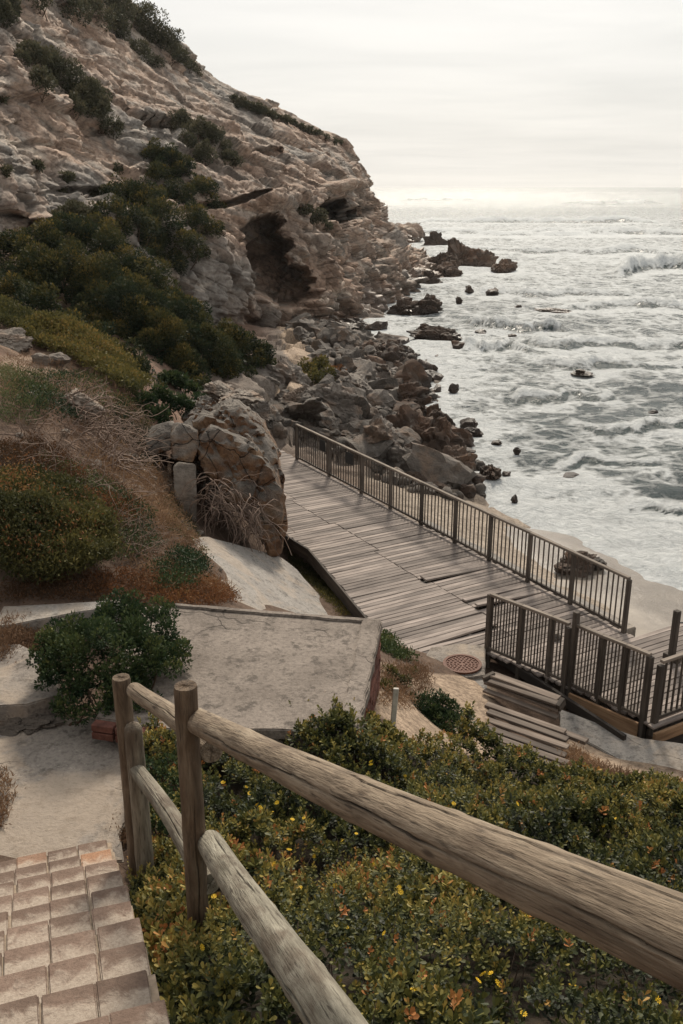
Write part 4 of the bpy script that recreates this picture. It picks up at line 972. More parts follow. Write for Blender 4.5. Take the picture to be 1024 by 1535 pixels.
near2, PN2 = railing('railing', [(-0.88, 1.98), (-1.35, 1.90), (-1.72, 1.82), (-2.08, 1.75)], 'near baluster railing panel right of the tall middle post', ph=1.0, bal=0.052, low=0.06, below=0.5, postw=0.08, extra={0: 0.22}, topz=1.02, thin=0.06, balw=0.02)
near3, PN3 = railing('railing', [(-2.2, 1.66), (-2.2, 0.6), (-2.2, -0.5), (-2.2, -1.5)], 'railing across the near end of the deck at the right edge', ph=0.9, bal=0.10, low=0.08, below=0.2, topz=0.95)
# lone post at the gap, with a rope and low sill
lp = empty('gate_post', dk(-1.05, 0.05), 'lone square post with a rope at the beach gap in the railing', 'post')
box('post', dk(-1.05, 0.05, -0.3), dk(-1.05, 0.05, 0.86), 0.09, 0.09, MAT['rail'], lp, up=DV)
box('sill', dk(-1.05, 0.1, 0.06), dk(-1.5, -1.4, -0.05), 0.07, 0.07, MAT['railpale'], lp); box('rope', dk(-1.05, 0.0, 0.64), dk(-1.4, -1.4, 0.50), 0.02, 0.02, MAT['plate'], lp, bev=0.004)
box('foot', dk(-0.93, 0.07, 0.06), dk(-1.2, 0.05, 0.06), 0.1, 0.1, MAT['rail'], lp)
# worn stone on the deck edge by the railing end
rockobj('small_rock', SH[2], dk(0.35, 1.15, 0.06)+Vector((0.0, 0, 0)), (0.09, 0.08, 0.09), (0, 0, 1), 'small pale stone lying on the boards near the railing gap', 'rock')

# ---------- plank steps in front of the railing
stp = empty('plank_steps', onz(790, 1080, CAMZ-6.95), 'low steps of split grey boards in front of the near railing', 'steps')
pa0, pa1 = onz(724, 1012, CAMZ-6.86), onz(846, 1050, CAMZ-6.86)
def stepboards(rows_, z0, z1, mat='stepwood'):
    n = len(rows_)
    for i, (u0, v0, u1, v1, wd) in enumerate(rows_):
        z = z0+(z1-z0)*i/max(1, n-1)
        a, b = onz(u0, v0, z), onz(u1, v1, z); a.z += random.gauss(0, .01); b.z += random.gauss(0, .01)
        plank(a, b, wd, mat, 0.035, stp, 'board')
stepboards([(738, 1012, 838, 1047, 0.15), (734, 1019, 836, 1056, 0.14)], CAMZ-6.72, CAMZ-6.74)
stepboards([(728, 1022, 838, 1062, 0.12), (726, 1034, 836, 1075, 0.10)], CAMZ-6.80, CAMZ-6.86)
rr_ = random.Random(5)
stepboards([(728+rr_.uniform(-4, 4)+i*0.8, 1056+i*11.5, 845+rr_.uniform(-5, 5)+i*1.5, 1097+i*11.8, 0.115) for i in range(7)], CAMZ-6.84, CAMZ-6.62)
plank(onz(840, 1097, CAMZ-6.9), onz(880, 1112, CAMZ-6.9), 0.12, 'stepwood', 0.05, stp, 'board')
box('riser', onz(725, 1020, CAMZ-6.78), onz(742, 1012, CAMZ-6.72), 0.07, 0.12, MAT['rail'], stp); box('riser', onz(836, 1062, CAMZ-6.78), onz(845, 1050, CAMZ-6.72), 0.07, 0.12, MAT['rail'], stp)

# ---------- concrete path strips and manhole
ZP = CAMZ-6.98
polyslab('path', [onz(u, v, ZP) for u, v in ((572, 972), (632, 985), (690, 1008), (728, 1016), (730, 1040), (700, 1035), (640, 1022), (575, 1003))], 0.3, MAT['paleconcrete'], jit=0.02, label='narrow concrete path strip left of the manhole', kind='structure')
polyslab('path', [onz(u, v, CAMZ-7.1) for u, v in ((838, 1062), (900, 1085), (962, 1106), (1010, 1112), (1120, 1128), (1120, 1200), (1024, 1168), (930, 1140), (876, 1110), (840, 1096))], 0.3, MAT['paleconcrete'], jit=0.02, label='pale concrete path slab below the near railing', kind='structure')
apr = [onz(u, v, ZP+0.05) for u, v in ((634, 988), (646, 970), (690, 964), (729, 968), (727, 1012), (700, 1016), (660, 1008))]
polyslab('concrete_apron', apr, 0.3, MAT['landing'], jit=0.015, label='rounded concrete collar around the rusty manhole cover', cat='concrete collar')
mc = onz(693, 997, ZP+0.055)
def manhole():
    root = empty('manhole_cover', mc, 'round rusty iron manhole cover set in the concrete collar', 'manhole cover'); rad = 0.285
    bm = bmesh.new(); bmesh.ops.create_cone(bm, cap_ends=True, segments=48, radius1=rad, radius2=rad, depth=0.03, matrix=Matrix.Translation(mc+Vector((0, 0, 0.005))))
    link('plate', bm_mesh('plate', bm), MAT['rust'], root)
    bm = bmesh.new(); r = 0.06
    for ring, nn in ((0.06, 6), (0.115, 12), (0.17, 18), (0.222, 24)):
        for k in range(nn):
            a = k/nn*6.283; box_bm(bm, (0.032, 0.028, 0.012), Matrix.Translation(mc+Vector((ring*math.cos(a), ring*math.sin(a), 0.025)))@Matrix.Rotation(a, 4, 'Z'), 0.003)
    o = link('tread_lugs', bm_mesh('tread_lugs', bm), MAT['rust'], root)
    bm = bmesh.new(); r1 = bmesh.ops.create_circle(bm, segments=48, radius=rad-0.025); 
    V = []; 
    bm.clear()
    for k in range(48):
        a = k/48*6.283; ca, sa = math.cos(a), math.sin(a)
        V.append([bm.verts.new(mc+Vector((ca*q, sa*q, zz))) for q, zz in ((rad-0.03, 0.012), (rad-0.03, 0.034), (rad+0.012, 0.034), (rad+0.012, 0.012))])
    for k in range(48):
        A, B = V[k], V[(k+1) % 48]
        for j in range(4): bm.faces.new((A[j], B[j], B[(j+1) % 4], A[(j+1) % 4]))
    bmesh.ops.recalc_face_normals(bm, faces=bm.faces); link('ring', bm_mesh('ring', bm), MAT['rust'], root)
manhole()
# ---------- bleached stake
p = hit(589, 1108); bm = bmesh.new(); box_bm(bm, (0.055, 0.035, 0.75), Matrix.Translation(p+Vector((0, 0, 0.22)))@Matrix.Rotation(0.06, 4, 'Y'), 0.006)
tag(link('stake', bm_mesh('stake', bm), MAT['stake']), 'thin bleached wooden stake in the sand by the brick wall', 'stake')

# ================================================================== LOG HANDRAIL
def log_mesh(Ln, r0, r1, seed, cracks=((1.2, 0.05, 0.95),), nr=96, nl=None, green=0.0, brown=0.0, bend=0.01, dome=0.0, taper_end=True):
    nl = nl or max(24, int(Ln/0.02)); rg = np.random.default_rng(seed)
    zs = np.linspace(0, Ln, nl); th = np.linspace(0, 2*np.pi, nr, endpoint=False); Z, T = np.meshgrid(zs, th, indexing='ij')
    P3 = np.stack([np.cos(T).ravel()*0.6, np.sin(T).ravel()*0.6, Z.ravel()*1.3], 1)
    rad = np.interp(Z, [0, Ln], [r0, r1])*(1+0.05*fbm(P3, 0.55, 3, seed).reshape(Z.shape)+0.012*fbm(P3*[6, 6, 1], 0.5, 3, seed+1).reshape(Z.shape))
    for kz in rg.uniform(0.12, 0.95, max(1, int(Ln/0.75))):            # growth whorls
        rad *= 1+0.045*np.exp(-((Z-kz*Ln-0.02*np.sin(T*2+kz*9))/0.035)**2)
    cr = np.zeros_like(Z)
    for (a0, f0, f1) in cracks:
        w = a0+0.28*fbm(np.stack([Z.ravel()*1.0, Z.ravel()*0, Z.ravel()*0+a0], 1), 0.45, 4, seed+9).reshape(Z.shape)
        dlt = np.abs((T-w+np.pi) % (2*np.pi)-np.pi); e = sstep(f0, f0+.06, Z/Ln)*sstep(f1, f1-.06, Z/Ln)
        e = e*(0.4+0.6*sstep(-0.3, 0.25, fbm(np.stack([Z.ravel(), Z.ravel()*0+seed, Z.ravel()*0], 1), 0.35, 2, seed+12).reshape(Z.shape)))
        m = sstep(0.065, 0.01, dlt)*e; cr = np.maximum(cr, m); rad = rad*(1-0.16*m)
    if dome:
        rad *= np.sqrt(np.clip(1-np.clip((Z-(Ln-dome))/dome, 0, 1)**2*0.98, 0.02, 1))
    if taper_end:
        rad *= np.interp(Z, [0, 0.012, Ln-0.012, Ln], [0.93, 1, 1, 0.93])
    bx = bend*np.sin(Z/Ln*np.pi*1.3+seed); by = bend*np.cos(Z/Ln*np.pi*1.7+seed)
    V = np.stack([rad*np.cos(T)+bx, rad*np.sin(T)+by, Z], 2).reshape(-1, 3)
    F = []
    idx = np.arange(nl*nr).reshape(nl, nr); nx = np.roll(idx, -1, 1)
    F = np.stack([idx[:-1].ravel(), nx[:-1].ravel(), nx[1:].ravel(), idx[1:].ravel()], 1)
    # end caps as concentric rings
    V2 = [V]; F2 = [F]; base = len(V); cra = [cr.ravel()]
    for end, zz in ((0, 0.0), (nl-1, Ln)):
        prev = idx[end]; c = V[idx[end]].mean(0)
        for q in (0.66, 0.33, 0.04):
            ring = c+(V[idx[end]]-c)*q; ring[:, 2] = zz+rg.normal(0, .0012, nr); cur = np.arange(base, base+nr); base += nr
            f = np.stack([prev, np.roll(prev, -1), np.roll(cur, -1), cur], 1)
            F2.append(f if end else f[:, ::-1]); V2.append(ring)
            an = np.abs((th-2.2) % (np.pi)-0.4); cra.append(sstep(0.12, 0.0, an)*0.9*(q < 0.7)); prev = cur
        F2.append((np.stack([prev, np.roll(prev, -1), np.full(nr, prev[0]), np.full(nr, prev[0])], 1)[1:-1])[:, :])
    V = np.concatenate(V2); F = np.concatenate([f for f in F2 if len(f)])
    tri = F[F[:, 2] == F[:, 3]][:, :3]; quad = F[F[:, 2] != F[:, 3]]
    me = bpy.data.meshes.new('log'); me.from_pydata(V.tolist(), [], quad.tolist()+tri.tolist()); me.validate(); me.update()
    fattr(me, 'crack', np.concatenate(cra)); fattr(me, 'green', np.full(len(V), green)); fattr(me, 'brown', np.full(len(V), brown))
    me.polygons.foreach_set('use_smooth', np.ones(len(me.polygons), bool))
    try: me.set_sharp_from_angle(angle=R(50))
    except Exception: pass
    me.materials.append(MAT['log']); return me
def logobj(name, p0, p1, r0, r1, seed, parent, roll=0.0, **k):
    p0, p1 = Vector(p0), Vector(p1); me = log_mesh((p1-p0).length, r0, r1, seed, **k)
    o = bpy.data.objects.new(name, me); COL.objects.link(o)
    o.matrix_basis = Matrix.Translation(p0)@((p1-p0).to_track_quat('Z', 'Y').to_matrix().to_4x4()@Matrix.Rotation(roll, 4, 'Z'))
    return setparent(o, parent)
pt, pb = cam_pt(279.5, 1027, 4.47), None
pb = at(291, 1420, pt.y); pb.x = pb.x*0.5+pt.x*0.5
fence = empty('log_handrail', Vector((pb.x, pb.y, pb.z)), 'stairside handrail of thick weathered round logs on log posts', 'handrail')
logobj('post', pb+Vector((0, 0, -0.25)), pt, 0.056, 0.0575, 1, fence, cracks=((4.9, 0.3, 1.0), (3.6, 0.1, 0.7), (5.6, .5, .9)), green=0.1, brown=0.95, bend=0.004)
qt = cam_pt(181.5, 1015, 5.96); qb = at(205, 1295, qt.y); qb.x = qt.x
logobj('post', qb+Vector((0, 0, -0.2)), qt, 0.058, 0.0575, 2, fence, cracks=((4.7, 0.5, 1.0), (3.9, 0.2, 0.6)), green=0.0, brown=0.7, bend=0.003)
st = at(192, 1083, qt.y-0.09); sb = at(207, 1290, qt.y-0.09); sb.x = st.x+0.03
logobj('post', sb+Vector((0, 0, -0.2)), st+Vector((0.03, 0, 0)), 0.06, 0.057, 3, fence, cracks=((4.5, 0.1, 0.6),), green=0.6, brown=0.35, bend=0.003, dome=0.06)
L0, L1 = cam_pt(292, 1082, 4.56), cam_pt(1024, 1408, 1.43)
dL = (L1-L0)
logobj('rail', L0-dL*0.005, L0+dL*1.42, 0.063, 0.0665, 4, fence, cracks=((0.35, 0.05, 0.98), (1.6, 0.15, 0.7), (5.4, 0.3, 0.9)), roll=2.6, green=0.05, brown=0.0, bend=0.012)
M0, M1 = cam_pt(318, 1262, 4.74), cam_pt(497, 1540, 2.57)
dM = M1-M0
logobj('rail', M0-dM*0.015, M0+dM*1.6, 0.066, 0.072, 5, fence, cracks=((0.5, 0.0, 0.5), (2.0, 0.3, 0.95), (4.0, 0.1, 0.8)), roll=1.0, green=0.8, brown=0.0, bend=0.012)
K0, K1 = cam_pt(203, 1033, 5.86), cam_pt(318, 1124, 4.62)
logobj('rail', K0, K1, 0.052, 0.062, 6, fence, cracks=((0.6, 0.05, 0.9), (1.9, 0.3, 0.8)), roll=1.8, green=0.05, brown=0.05)
J0, J1 = cam_pt(207, 1156, 6.05), cam_pt(318, 1322, 4.86)
logobj('rail', J0, J1, 0.050, 0.062, 7, fence, cracks=((0.6, 0.05, 0.9),), roll=1.5, green=0.7, brown=0.05)

# ================================================================== BOULDER OUTCROP beside the boardwalk
def bould(name, u, v, Y, wpx, hpx, dm, seed, rot, label, mat='outcrop', squash=(1, 1, 1), planes=12, sub=5, cut=(0.6, 1.0), strata=0.05, rough=0.045):
    c = at(u, v, Y); t = depth_of(c); sx = wpx/FPX*t/2; sz = hpx/FPX*t/2/0.93
    me = rock_mesh(name, MAT[mat], sub, seed, squash=squash, planes=planes, cut=cut, strata=strata, rough=rough)
    return rockobj(name, me, c, (sx, dm/2, sz), rot, label, 'boulder')
def hullrock(name, front, back, label, seed, mat='outcrop', rough=0.03, sub=5, cells=0.085, cs=1.0):
    """boulder shaped by two outlines of pixel + depth; faces stay planar, then weathered"""
    pts = [at(*q) for q in front]+[at(*q) for q in back]; c = sum(pts, Vector())/len(pts)
    bm = bmesh.new()
    for p in pts: bm.verts.new(p-c)
    bmesh.ops.convex_hull(bm, input=bm.verts); bm.normal_update()
    pl = [(np.array(f.normal), f.verts[0].co.dot(f.normal)) for f in bm.faces if f.verts[0].co.dot(f.normal) > 1e-4]; bm.free()
    V, F = _RD[sub]; r = np.full(len(V), 99.0)
    for n_, h_ in pl:
        dd = V@n_; r = np.where(dd > 0.02, np.minimum(r, h_/np.maximum(dd, 0.02)), r)
    P = V*r[:, None]; sc = r.mean()
    P = P*(1+rough*(fbm(P/sc+seed, 0.7, 4, seed)*1.6+fbm(P/sc+seed, 0.18, 4, seed+1, 0.6)*0.7))[:, None]
    w = worley(P/sc*cs+seed, seed+4); P = P*(1+(w[2]-0.5)*cells*2-cells*0.8*sstep(0.10, 0, w[1]-w[0]))[:, None]
    w = worley(P/sc*np.array([2.2, 2.2, 4.5])*cs+seed, seed+7); P = P*(1+(w[2]-0.5)*cells*0.8-cells*0.4*sstep(0.12, 0, w[1]-w[0]))[:, None]
    me = npmesh(name, P, F); me.materials.append(MAT[mat]); me.polygons.foreach_set('use_smooth', np.ones(len(F), bool))
    try: me.set_sharp_from_angle(angle=R(38))
    except Exception: pass
    return rockobj(name, me, c, (1, 1, 1), (0, 0, 0), label, 'boulder')
hullrock('boulder', [(296, 668, 17.4), (318, 640, 17.6), (372, 660, 17.2), (412, 705, 17.0), (424, 745, 16.9), (418, 800, 16.7), (400, 815, 16.7), (372, 778, 16.8), (330, 735, 17.1), (300, 700, 17.3)],
         [(310, 640, 19.5), (370, 640, 19.5), (420, 690, 19.0), (422, 790, 18.4), (340, 740, 19)], 'huge leaning boulder with rusty orange underside beside the boardwalk', 301)
hullrock('boulder', [(318, 640, 18.2), (335, 608, 18.6), (365, 612, 18.4), (396, 650, 18.0), (418, 690, 17.6), (405, 705, 17.5), (360, 668, 17.8)], [(320, 610, 20.5), (352, 596, 20.8), (395, 625, 20.4), (420, 680, 19.6), (380, 690, 19.5)],
         'grey rough boulder capping the rusty boulder', 302, rough=0.08, cells=0.09, cs=1.6)
hullrock('boulder', [(398, 690, 18.0), (414, 690, 18.0), (426, 715, 17.8), (424, 745, 17.6), (404, 735, 17.5)], [(400, 680, 19.2), (420, 695, 19.2), (424, 740, 18.8)], 'grey knobbly boulder on the deck side of the rusty boulder', 303, rough=0.1)
hullrock('boulder', [(384, 770, 16.9), (410, 735, 17.1), (426, 750, 17.1), (430, 780, 17.0), (420, 830, 16.8), (404, 838, 16.7), (390, 805, 16.7)], [(392, 750, 18.2), (424, 750, 18.3), (424, 825, 17.8)], 'rounded rusty boulder below, touching the boardwalk edge', 304, rough=0.07)
hullrock('boulder', [(256, 652, 17.6), (270, 634, 17.8), (297, 648, 17.6), (299, 672, 17.4), (288, 694, 17.3), (258, 688, 17.3)], [(258, 634, 18.6), (296, 640, 18.6), (296, 690, 18.2)], 'square brown block wedged left of the rusty boulder', 305, cells=0.02, rough=0.03)
hullrock('boulder', [(218, 660, 18.0), (250, 632, 18.4), (262, 640, 18.2), (256, 676, 17.8), (222, 684, 17.7)], [(222, 640, 19.2), (262, 630, 19.4), (260, 670, 18.8)], 'sloping tan block under the green cover left of the square block', 306, cells=0.03)
hullrock('boulder', [(259, 700, 16.9), (268, 692, 17.0), (292, 696, 16.9), (295, 740, 16.6), (295, 786, 16.4), (286, 790, 16.4), (262, 745, 16.6)], [(262, 696, 17.4), (294, 698, 17.4), (294, 782, 16.9)], 'upright pale grey stone slab propping the rusty boulder', 307, mat='palerock', cells=0.0, rough=0.02)
bould('boulder', 335, 690, 18.8, 150, 130, 2.2, 308, (0, 0.3, 0.4), 'shadowed rock behind the square block', rough=0.06)
bould('boulder', 305, 618, 20.5, 60, 50, 1.2, 309, (0, 0.2, 0.1), 'small grey rock under the leafy ledge', rough=0.06)
bould('boulder', 360, 600, 24.5, 60, 36, 1.4, 310, (0, 0.1, 0), 'flat tan boulder behind the grey capping boulder', mat='palerock')
bould('boulder', 330, 590, 26, 50, 30, 1.2, 311, (0, 0.2, 0.4), 'tan boulder at the foot of the dark thicket', mat='palerock')
bould('boulder', 395, 625, 23.5, 44, 40, 1.2, 312, (0, 0.2, 0.7), 'grey boulder between the capping boulder and the path', mat='rock')
bould('boulder', 117, 607, 17.2, 70, 42, 0.8, 320, (0, 0.15, 0.2), 'pale angular rock on the hillside above the root tangle', mat='palerock', strata=0.02, planes=10)
bould('boulder', 12, 514, 20.6, 62, 36, 0.9, 321, (0, 0.1, 0.1), 'pale grey rock at the left edge above the sandy slope', mat='palerock', strata=0.02)
bould('boulder', 3, 616, 16.4, 44, 24, 0.6, 322, (0, 0.1, 0.4), 'small tan rock at the left edge of the hillside', mat='palerock', strata=0.02)
bould('boulder', 35, 1075, 7.9, 120, 40, 0.6, 324, (0, 0.0, 0.1), 'low stained rock at the left end of the landing', mat='palerock', strata=0.02)
bould('boulder', 865, 848, 20.6, 70, 34, 0.7, 325, (0, 0.0, 0.3), 'dark weedy rock on the wet sand behind the railing', mat='wetrock', strata=0.1)
bould('boulder', 845, 852, 20.2, 50, 14, 0.5, 326, (0, 0.1, 0.6), 'flat brown rock lying left of the weedy beach rock', mat='wetrock')
bould('boulder', 893, 848, 21.0, 26, 24, 0.4, 327, (0, 0.1, 0.6), 'small grey rock right of the weedy beach rock', mat='rock')

_hs = [(85, 548, 40, 'broad tan stone half sunk in the sandy slope'), (142, 700, 24, 'tan stone among the roots left of the litter'), (98, 652, 20, 'tan stone at the lower end of the pale angular rock'), (195, 690, 26, 'brown stone right of the root tangle'), (45, 600, 26, 'grey stone on the sandy slope at left'), (205, 735, 16, 'pale chip of stone by the path of litter'), (160, 640, 18, 'tan stone under the root tangle'), (60, 545, 30, 'flat tan stone in the sandy slope'), (175, 715, 12, 'small tan stone left of the upright slab'), (228, 720, 14, 'brown stone beside the upright slab'), (30, 655, 14, 'little tan stone among the dead stems'), (330, 855, 10, 'small stone on the apron edge'), (300, 800, 12, 'stone at the top corner of the apron')]
for k_, (u, v, w, lab) in enumerate(_hs):
    q = hit(u, v); r_ = w/FPX*depth_of(q)/2
    bould('stone', u, v-w*0.15, q.y, w, w*0.6, r_*2, 340+k_, (0, 0.2, k_), lab, mat='palerock', sub=3, strata=0.02)
# ================================================================== VEGETATION
def merge_leaves(C, X, Yv, Nrm, Ln, Wd, fold=0.0):
    """leaf = kite of 2 triangles... C base points, X length direction, Yv width direction"""
    n = len(C); Ln = np.asarray(Ln)[:, None]; Wd = np.asarray(Wd)[:, None]
    V = np.stack([C, C+X*Ln*0.55+Yv*Wd*0.5+Nrm*Wd*fold, C+X*Ln, C+X*Ln*0.55-Yv*Wd*0.5+Nrm*Wd*fold], 1).reshape(-1, 3)
    b = np.arange(n)[:, None]*4
    return V, np.concatenate([b+[0, 1, 2], b+[0, 2, 3]], 1).reshape(-1, 3)
def unit(a): return a/np.maximum(np.linalg.norm(a, axis=1, keepdims=True), 1e-9)
def leaves_on_lobes(lobes, nleaf, ls, seed, up=0.35, shell=0.45, asp=0.45):
    """lobes: array (n,4) x,y,z,r ; sub-lobes give clumps; returns V,F,tint"""
    rg = np.random.default_rng(seed); lobes = np.asarray(lobes, float)
    wts = lobes[:, 3]**2; sub = []
    for (x, y, z, r) in lobes:
        k = int(14+r*8); d = unit(rg.normal(size=(k, 3))); d[:, 2] = np.where(d[:, 2] < -0.35, -d[:, 2], d[:, 2])
        rad = r*rg.uniform(0.55, 1.0, (k, 1)); c = np.array([x, y, z])+d*rad
        sub.append(np.concatenate([c, (r*rg.uniform(0.2, 0.42, (k, 1)))], 1))
    owner = np.concatenate([np.full(len(s), i) for i, s in enumerate(sub)]); sub = np.concatenate(sub)
    w = sub[:, 3]**2; pick = rg.choice(len(sub), nleaf, p=w/w.sum()); S = sub[pick]
    d = unit(rg.normal(size=(nleaf, 3)))
    rr = S[:, 3:4]*(1-shell*rg.random((nleaf, 1))**2)
    C = S[:, :3]+d*rr
    X = unit(d*0.8+rg.normal(size=(nleaf, 3))*0.6+[0, 0, up]); Yv = unit(np.cross(X, rg.normal(size=(nleaf, 3)))); Nr = np.cross(X, Yv)
    L_ = ls*rg.uniform(0.6, 1.4, nleaf)
    V, F = merge_leaves(C, X, Yv, Nr, L_, L_*asp*rg.uniform(0.8, 1.2, nleaf))
    lobz = lobes[owner[pick], 2]; lr = lobes[owner[pick], 3]
    ct = rg.random(len(sub))[pick]
    tint = np.clip(0.12+0.3*rg.random(nleaf)+0.42*ct+0.2*d[:, 2], 0, 1)  # random per leaf and clump, plus painted light: upper leaves brighter, undersides darker
    return V, F, np.repeat(tint, 4)
def tube_mesh(lines, radii, k=4):
    V = []; F = []; b = 0
    for ln, (ra, rb_) in zip(lines, radii):
        n = len(ln); ln = np.asarray(ln); tg = unit(np.gradient(ln, axis=0)); a = unit(np.cross(tg, np.array([0.31, 0.2, 0.93]))); c = np.cross(tg, a)
        rad = np.linspace(ra, rb_, n)[:, None]
        for j in range(k):
            th = j/k*6.283; V.append(ln+(a*math.cos(th)+c*math.sin(th))*rad)
        idx = b+np.arange(k*n).reshape(k, n); nx = np.roll(idx, -1, 0)
        F.append(np.stack([idx[:, :-1].ravel(), nx[:, :-1].ravel(), nx[:, 1:].ravel(), idx[:, 1:].ravel()], 1)); b += k*n
    return np.concatenate(V), np.concatenate(F)
def bush(name, lobes_px, nleaf, ls, mat, seed, label, cat='shrub', group=None, lift=0.35, asp=0.45, shell=0.45, up=0.35, zs=0.85):
    """lobes_px: (u, v, r_px[, Y]); without Y the lobe sits on the surface that sight line meets"""
    lob = []
    for q in lobes_px:
        if len(q) == 4: p = at(q[0], q[1], q[3]); r = q[2]/FPX*depth_of(p)
        else:
            p = hit(q[0], q[1]); r = q[2]/FPX*depth_of(p); p = p-ray(q[0], q[1]).normalized()*r*lift*0.6
        lob.append((p.x, p.y, p.z, r))
    lob = np.array(lob); base = lob[:, :3].mean(0); base[2] = (lob[:, 2]-lob[:, 3]).min()
    root = empty(name, base, label, cat, group)
    V, F, t = leaves_on_lobes(lob, nleaf, ls, seed, asp=asp, shell=shell, up=up); me = npmesh('foliage', V, F); fattr(me, 'tint', t); link('foliage', me, MAT[mat], root)
    rg = np.random.default_rng(seed+1); lines = []; rad = []
    for (x, y, z, r) in lob:
        for k in range(5):
            e = np.array([x, y, z])+unit(rg.normal(size=(1, 3)))[0]*r*0.75; s = np.array([x+rg.normal()*r*.15, y+rg.normal()*r*.15+r*0.2, z-r*0.9])
            tt = np.linspace(0, 1, 7)[:, None]; lines.append(s*(1-tt)+e*tt+np.sin(tt*3.1)*rg.normal(size=3)*r*0.1); rad.append((0.03*r+0.006, 0.004))
    V, F = tube_mesh(lines, rad); tag(link('stems', npmesh('stems', V, F), MAT['stem'], root), kind='stuff')
    return root
# near round shrub by the landing
bush('shrub', [(120, 960, 44, 8.5), (175, 930, 40, 8.7), (225, 945, 44, 8.6), (252, 985, 40, 8.35), (170, 985, 62, 8.0), (110, 1005, 50, 8.0), (215, 1010, 50, 8.0), (145, 1045, 45, 7.75), (85, 975, 34, 8.3), (205, 1045, 40, 7.8), (110, 1068, 28, 7.6), (75, 995, 26, 8.2), (175, 1065, 26, 7.65)],
     30000, 0.036, 'shrub', 50, 'dense dark green rounded shrub between landing and concrete slab', asp=0.5, up=0.7, shell=0.5)
bush('shrub', [(625, 1066, 20, 10.2), (655, 1062, 24, 10.2), (680, 1078, 22, 10.1), (645, 1085, 22, 10.0), (665, 1095, 18, 9.9), (620, 1082, 14, 10.1)], 3600, 0.06, 'shrub', 51, 'low dark shrub growing in the half buried black tyre', asp=0.3)
bush('shrub', [(585, 1015, 14), (580, 1035, 16), (600, 1025, 14), (615, 1010, 10)], 1500, 0.05, 'olive', 52, 'small olive scrub at the foot of the brick side wall', asp=0.3)
bush('shrub', [(460, 560, 16), (478, 555, 18), (490, 565, 12), (450, 572, 12), (470, 572, 16)], 2600, 0.13, 'olive', 53, 'round olive bush among the shore boulders by the sandy path')
bush('shrub', [(505, 558, 8), (512, 556, 7)], 400, 0.11, 'sedum', 54, 'small rusty tuft right of the round olive bush')
# dark thicket in the middle distance
th = [(20, 400, 45, 33), (60, 380, 45, 34), (95, 365, 38, 35), (140, 370, 40, 36), (170, 400, 45, 35), (30, 440, 50, 31), (90, 430, 60, 32), (150, 450, 60, 32), (210, 430, 45, 34), (235, 460, 45, 33), (190, 490, 60, 30.5), (260, 490, 50, 32), (300, 500, 42, 33), (130, 500, 45, 30), (240, 530, 55, 30), (300, 545, 48, 31), (345, 530, 40, 33), (375, 545, 32, 33.5), (400, 555, 16, 33.5), (330, 565, 30, 31), (270, 560, 35, 29.5), (370, 568, 18, 32), (60, 470, 35, 29.5), (215, 560, 25, 28)]
bush('thicket', th[:5]+th[5:9]+[(60, 470, 36, 27), (110, 500, 36, 26.5), (20, 450, 36, 28)], 80000, 0.095, 'thicket', 60, 'large dark thicket on the left under the cliff', 'bush')
bush('thicket', th[9:13]+th[13:14]+[(150, 520, 36, 26), (185, 545, 34, 25.5), (210, 570, 28, 25), (232, 590, 20, 24.5)], 62000, 0.095, 'thicket', 61, 'dark thicket with yellowish tips on the slope in mid left', 'bush')
bush('thicket', th[14:22]+th[23:]+[(245, 585, 24, 27), (300, 585, 20, 28)], 60000, 0.095, 'thicket', 62, 'dark thicket tongue running down to the shore path', 'bush')
bush('shrub', [(250, 572, 16, 25.5), (275, 578, 14, 25.5), (235, 580, 12, 25.5), (290, 585, 10, 25)], 2200, 0.11, 'shrub', 63, 'low green shrub at the near foot of the thicket tongue')
bush('shrub', [(215, 610, 18, 20), (240, 600, 18, 20.5), (270, 612, 20, 20.4), (300, 608, 14, 21), (235, 628, 20, 19.8), (215, 632, 12, 19.5)], 6000, 0.075, 'shrub', 64, 'trailing dark green cover on the ledge above the square block')
# cliff shrubs
bush('cliff_shrub', [(45, 95, 26), (75, 105, 30), (100, 125, 34), (130, 150, 30), (150, 175, 26), (168, 195, 16), (60, 130, 22), (110, 165, 20), (30, 90, 14)], 22000, 0.16, 'clifft', 70, 'dark shrub patch high on the left of the cliff')
bush('cliff_shrub', [(225, 235, 22), (250, 250, 26), (275, 265, 24), (240, 275, 26), (300, 290, 24), (320, 310, 18), (265, 300, 26)], 20000, 0.14, 'thicket', 71, 'dark green shrub in the cliff gully, upper one')
bush('cliff_shrub', [(185, 300, 32), (220, 310, 36), (200, 345, 36), (245, 340, 36), (290, 340, 30), (270, 375, 34), (225, 375, 34), (315, 350, 20), (260, 405, 26), (165, 320, 24), (290, 385, 22)], 34000, 0.13, 'thicket', 72, 'broad dark shrub mass low in the cliff gully above the thicket')
bush('cliff_shrub', [(105, 325, 22), (130, 330, 22), (150, 345, 20), (85, 335, 16)], 8000, 0.13, 'clifft', 73, 'small green shrub left of the gully shrub mass')
bush('cliff_shrub', [(270, 185, 18), (295, 205, 24), (320, 215, 22), (345, 240, 16), (310, 235, 18), (280, 215, 14)], 13000, 0.16, 'clifft', 74, 'brownish shrub patch in the middle of the cliff slope')
bush('cliff_shrub', [(458, 320, 12), (475, 328, 14), (490, 340, 8)], 3000, 0.14, 'clifft', 75, 'small shrub on the ledge between the two caves')
bush('cliff_shrub', [(100, 15, 30), (140, 25, 32), (180, 20, 34), (215, 45, 34), (245, 75, 30), (270, 95, 18), (60, 5, 26), (205, 80, 20), (170, 50, 24), (235, 98, 14), (283, 103, 12), (296, 112, 9), (262, 85, 16), (228, 60, 22)], 28000, 0.19, 'clifft', 76, 'brown green scrub covering the top left brow of the cliff')
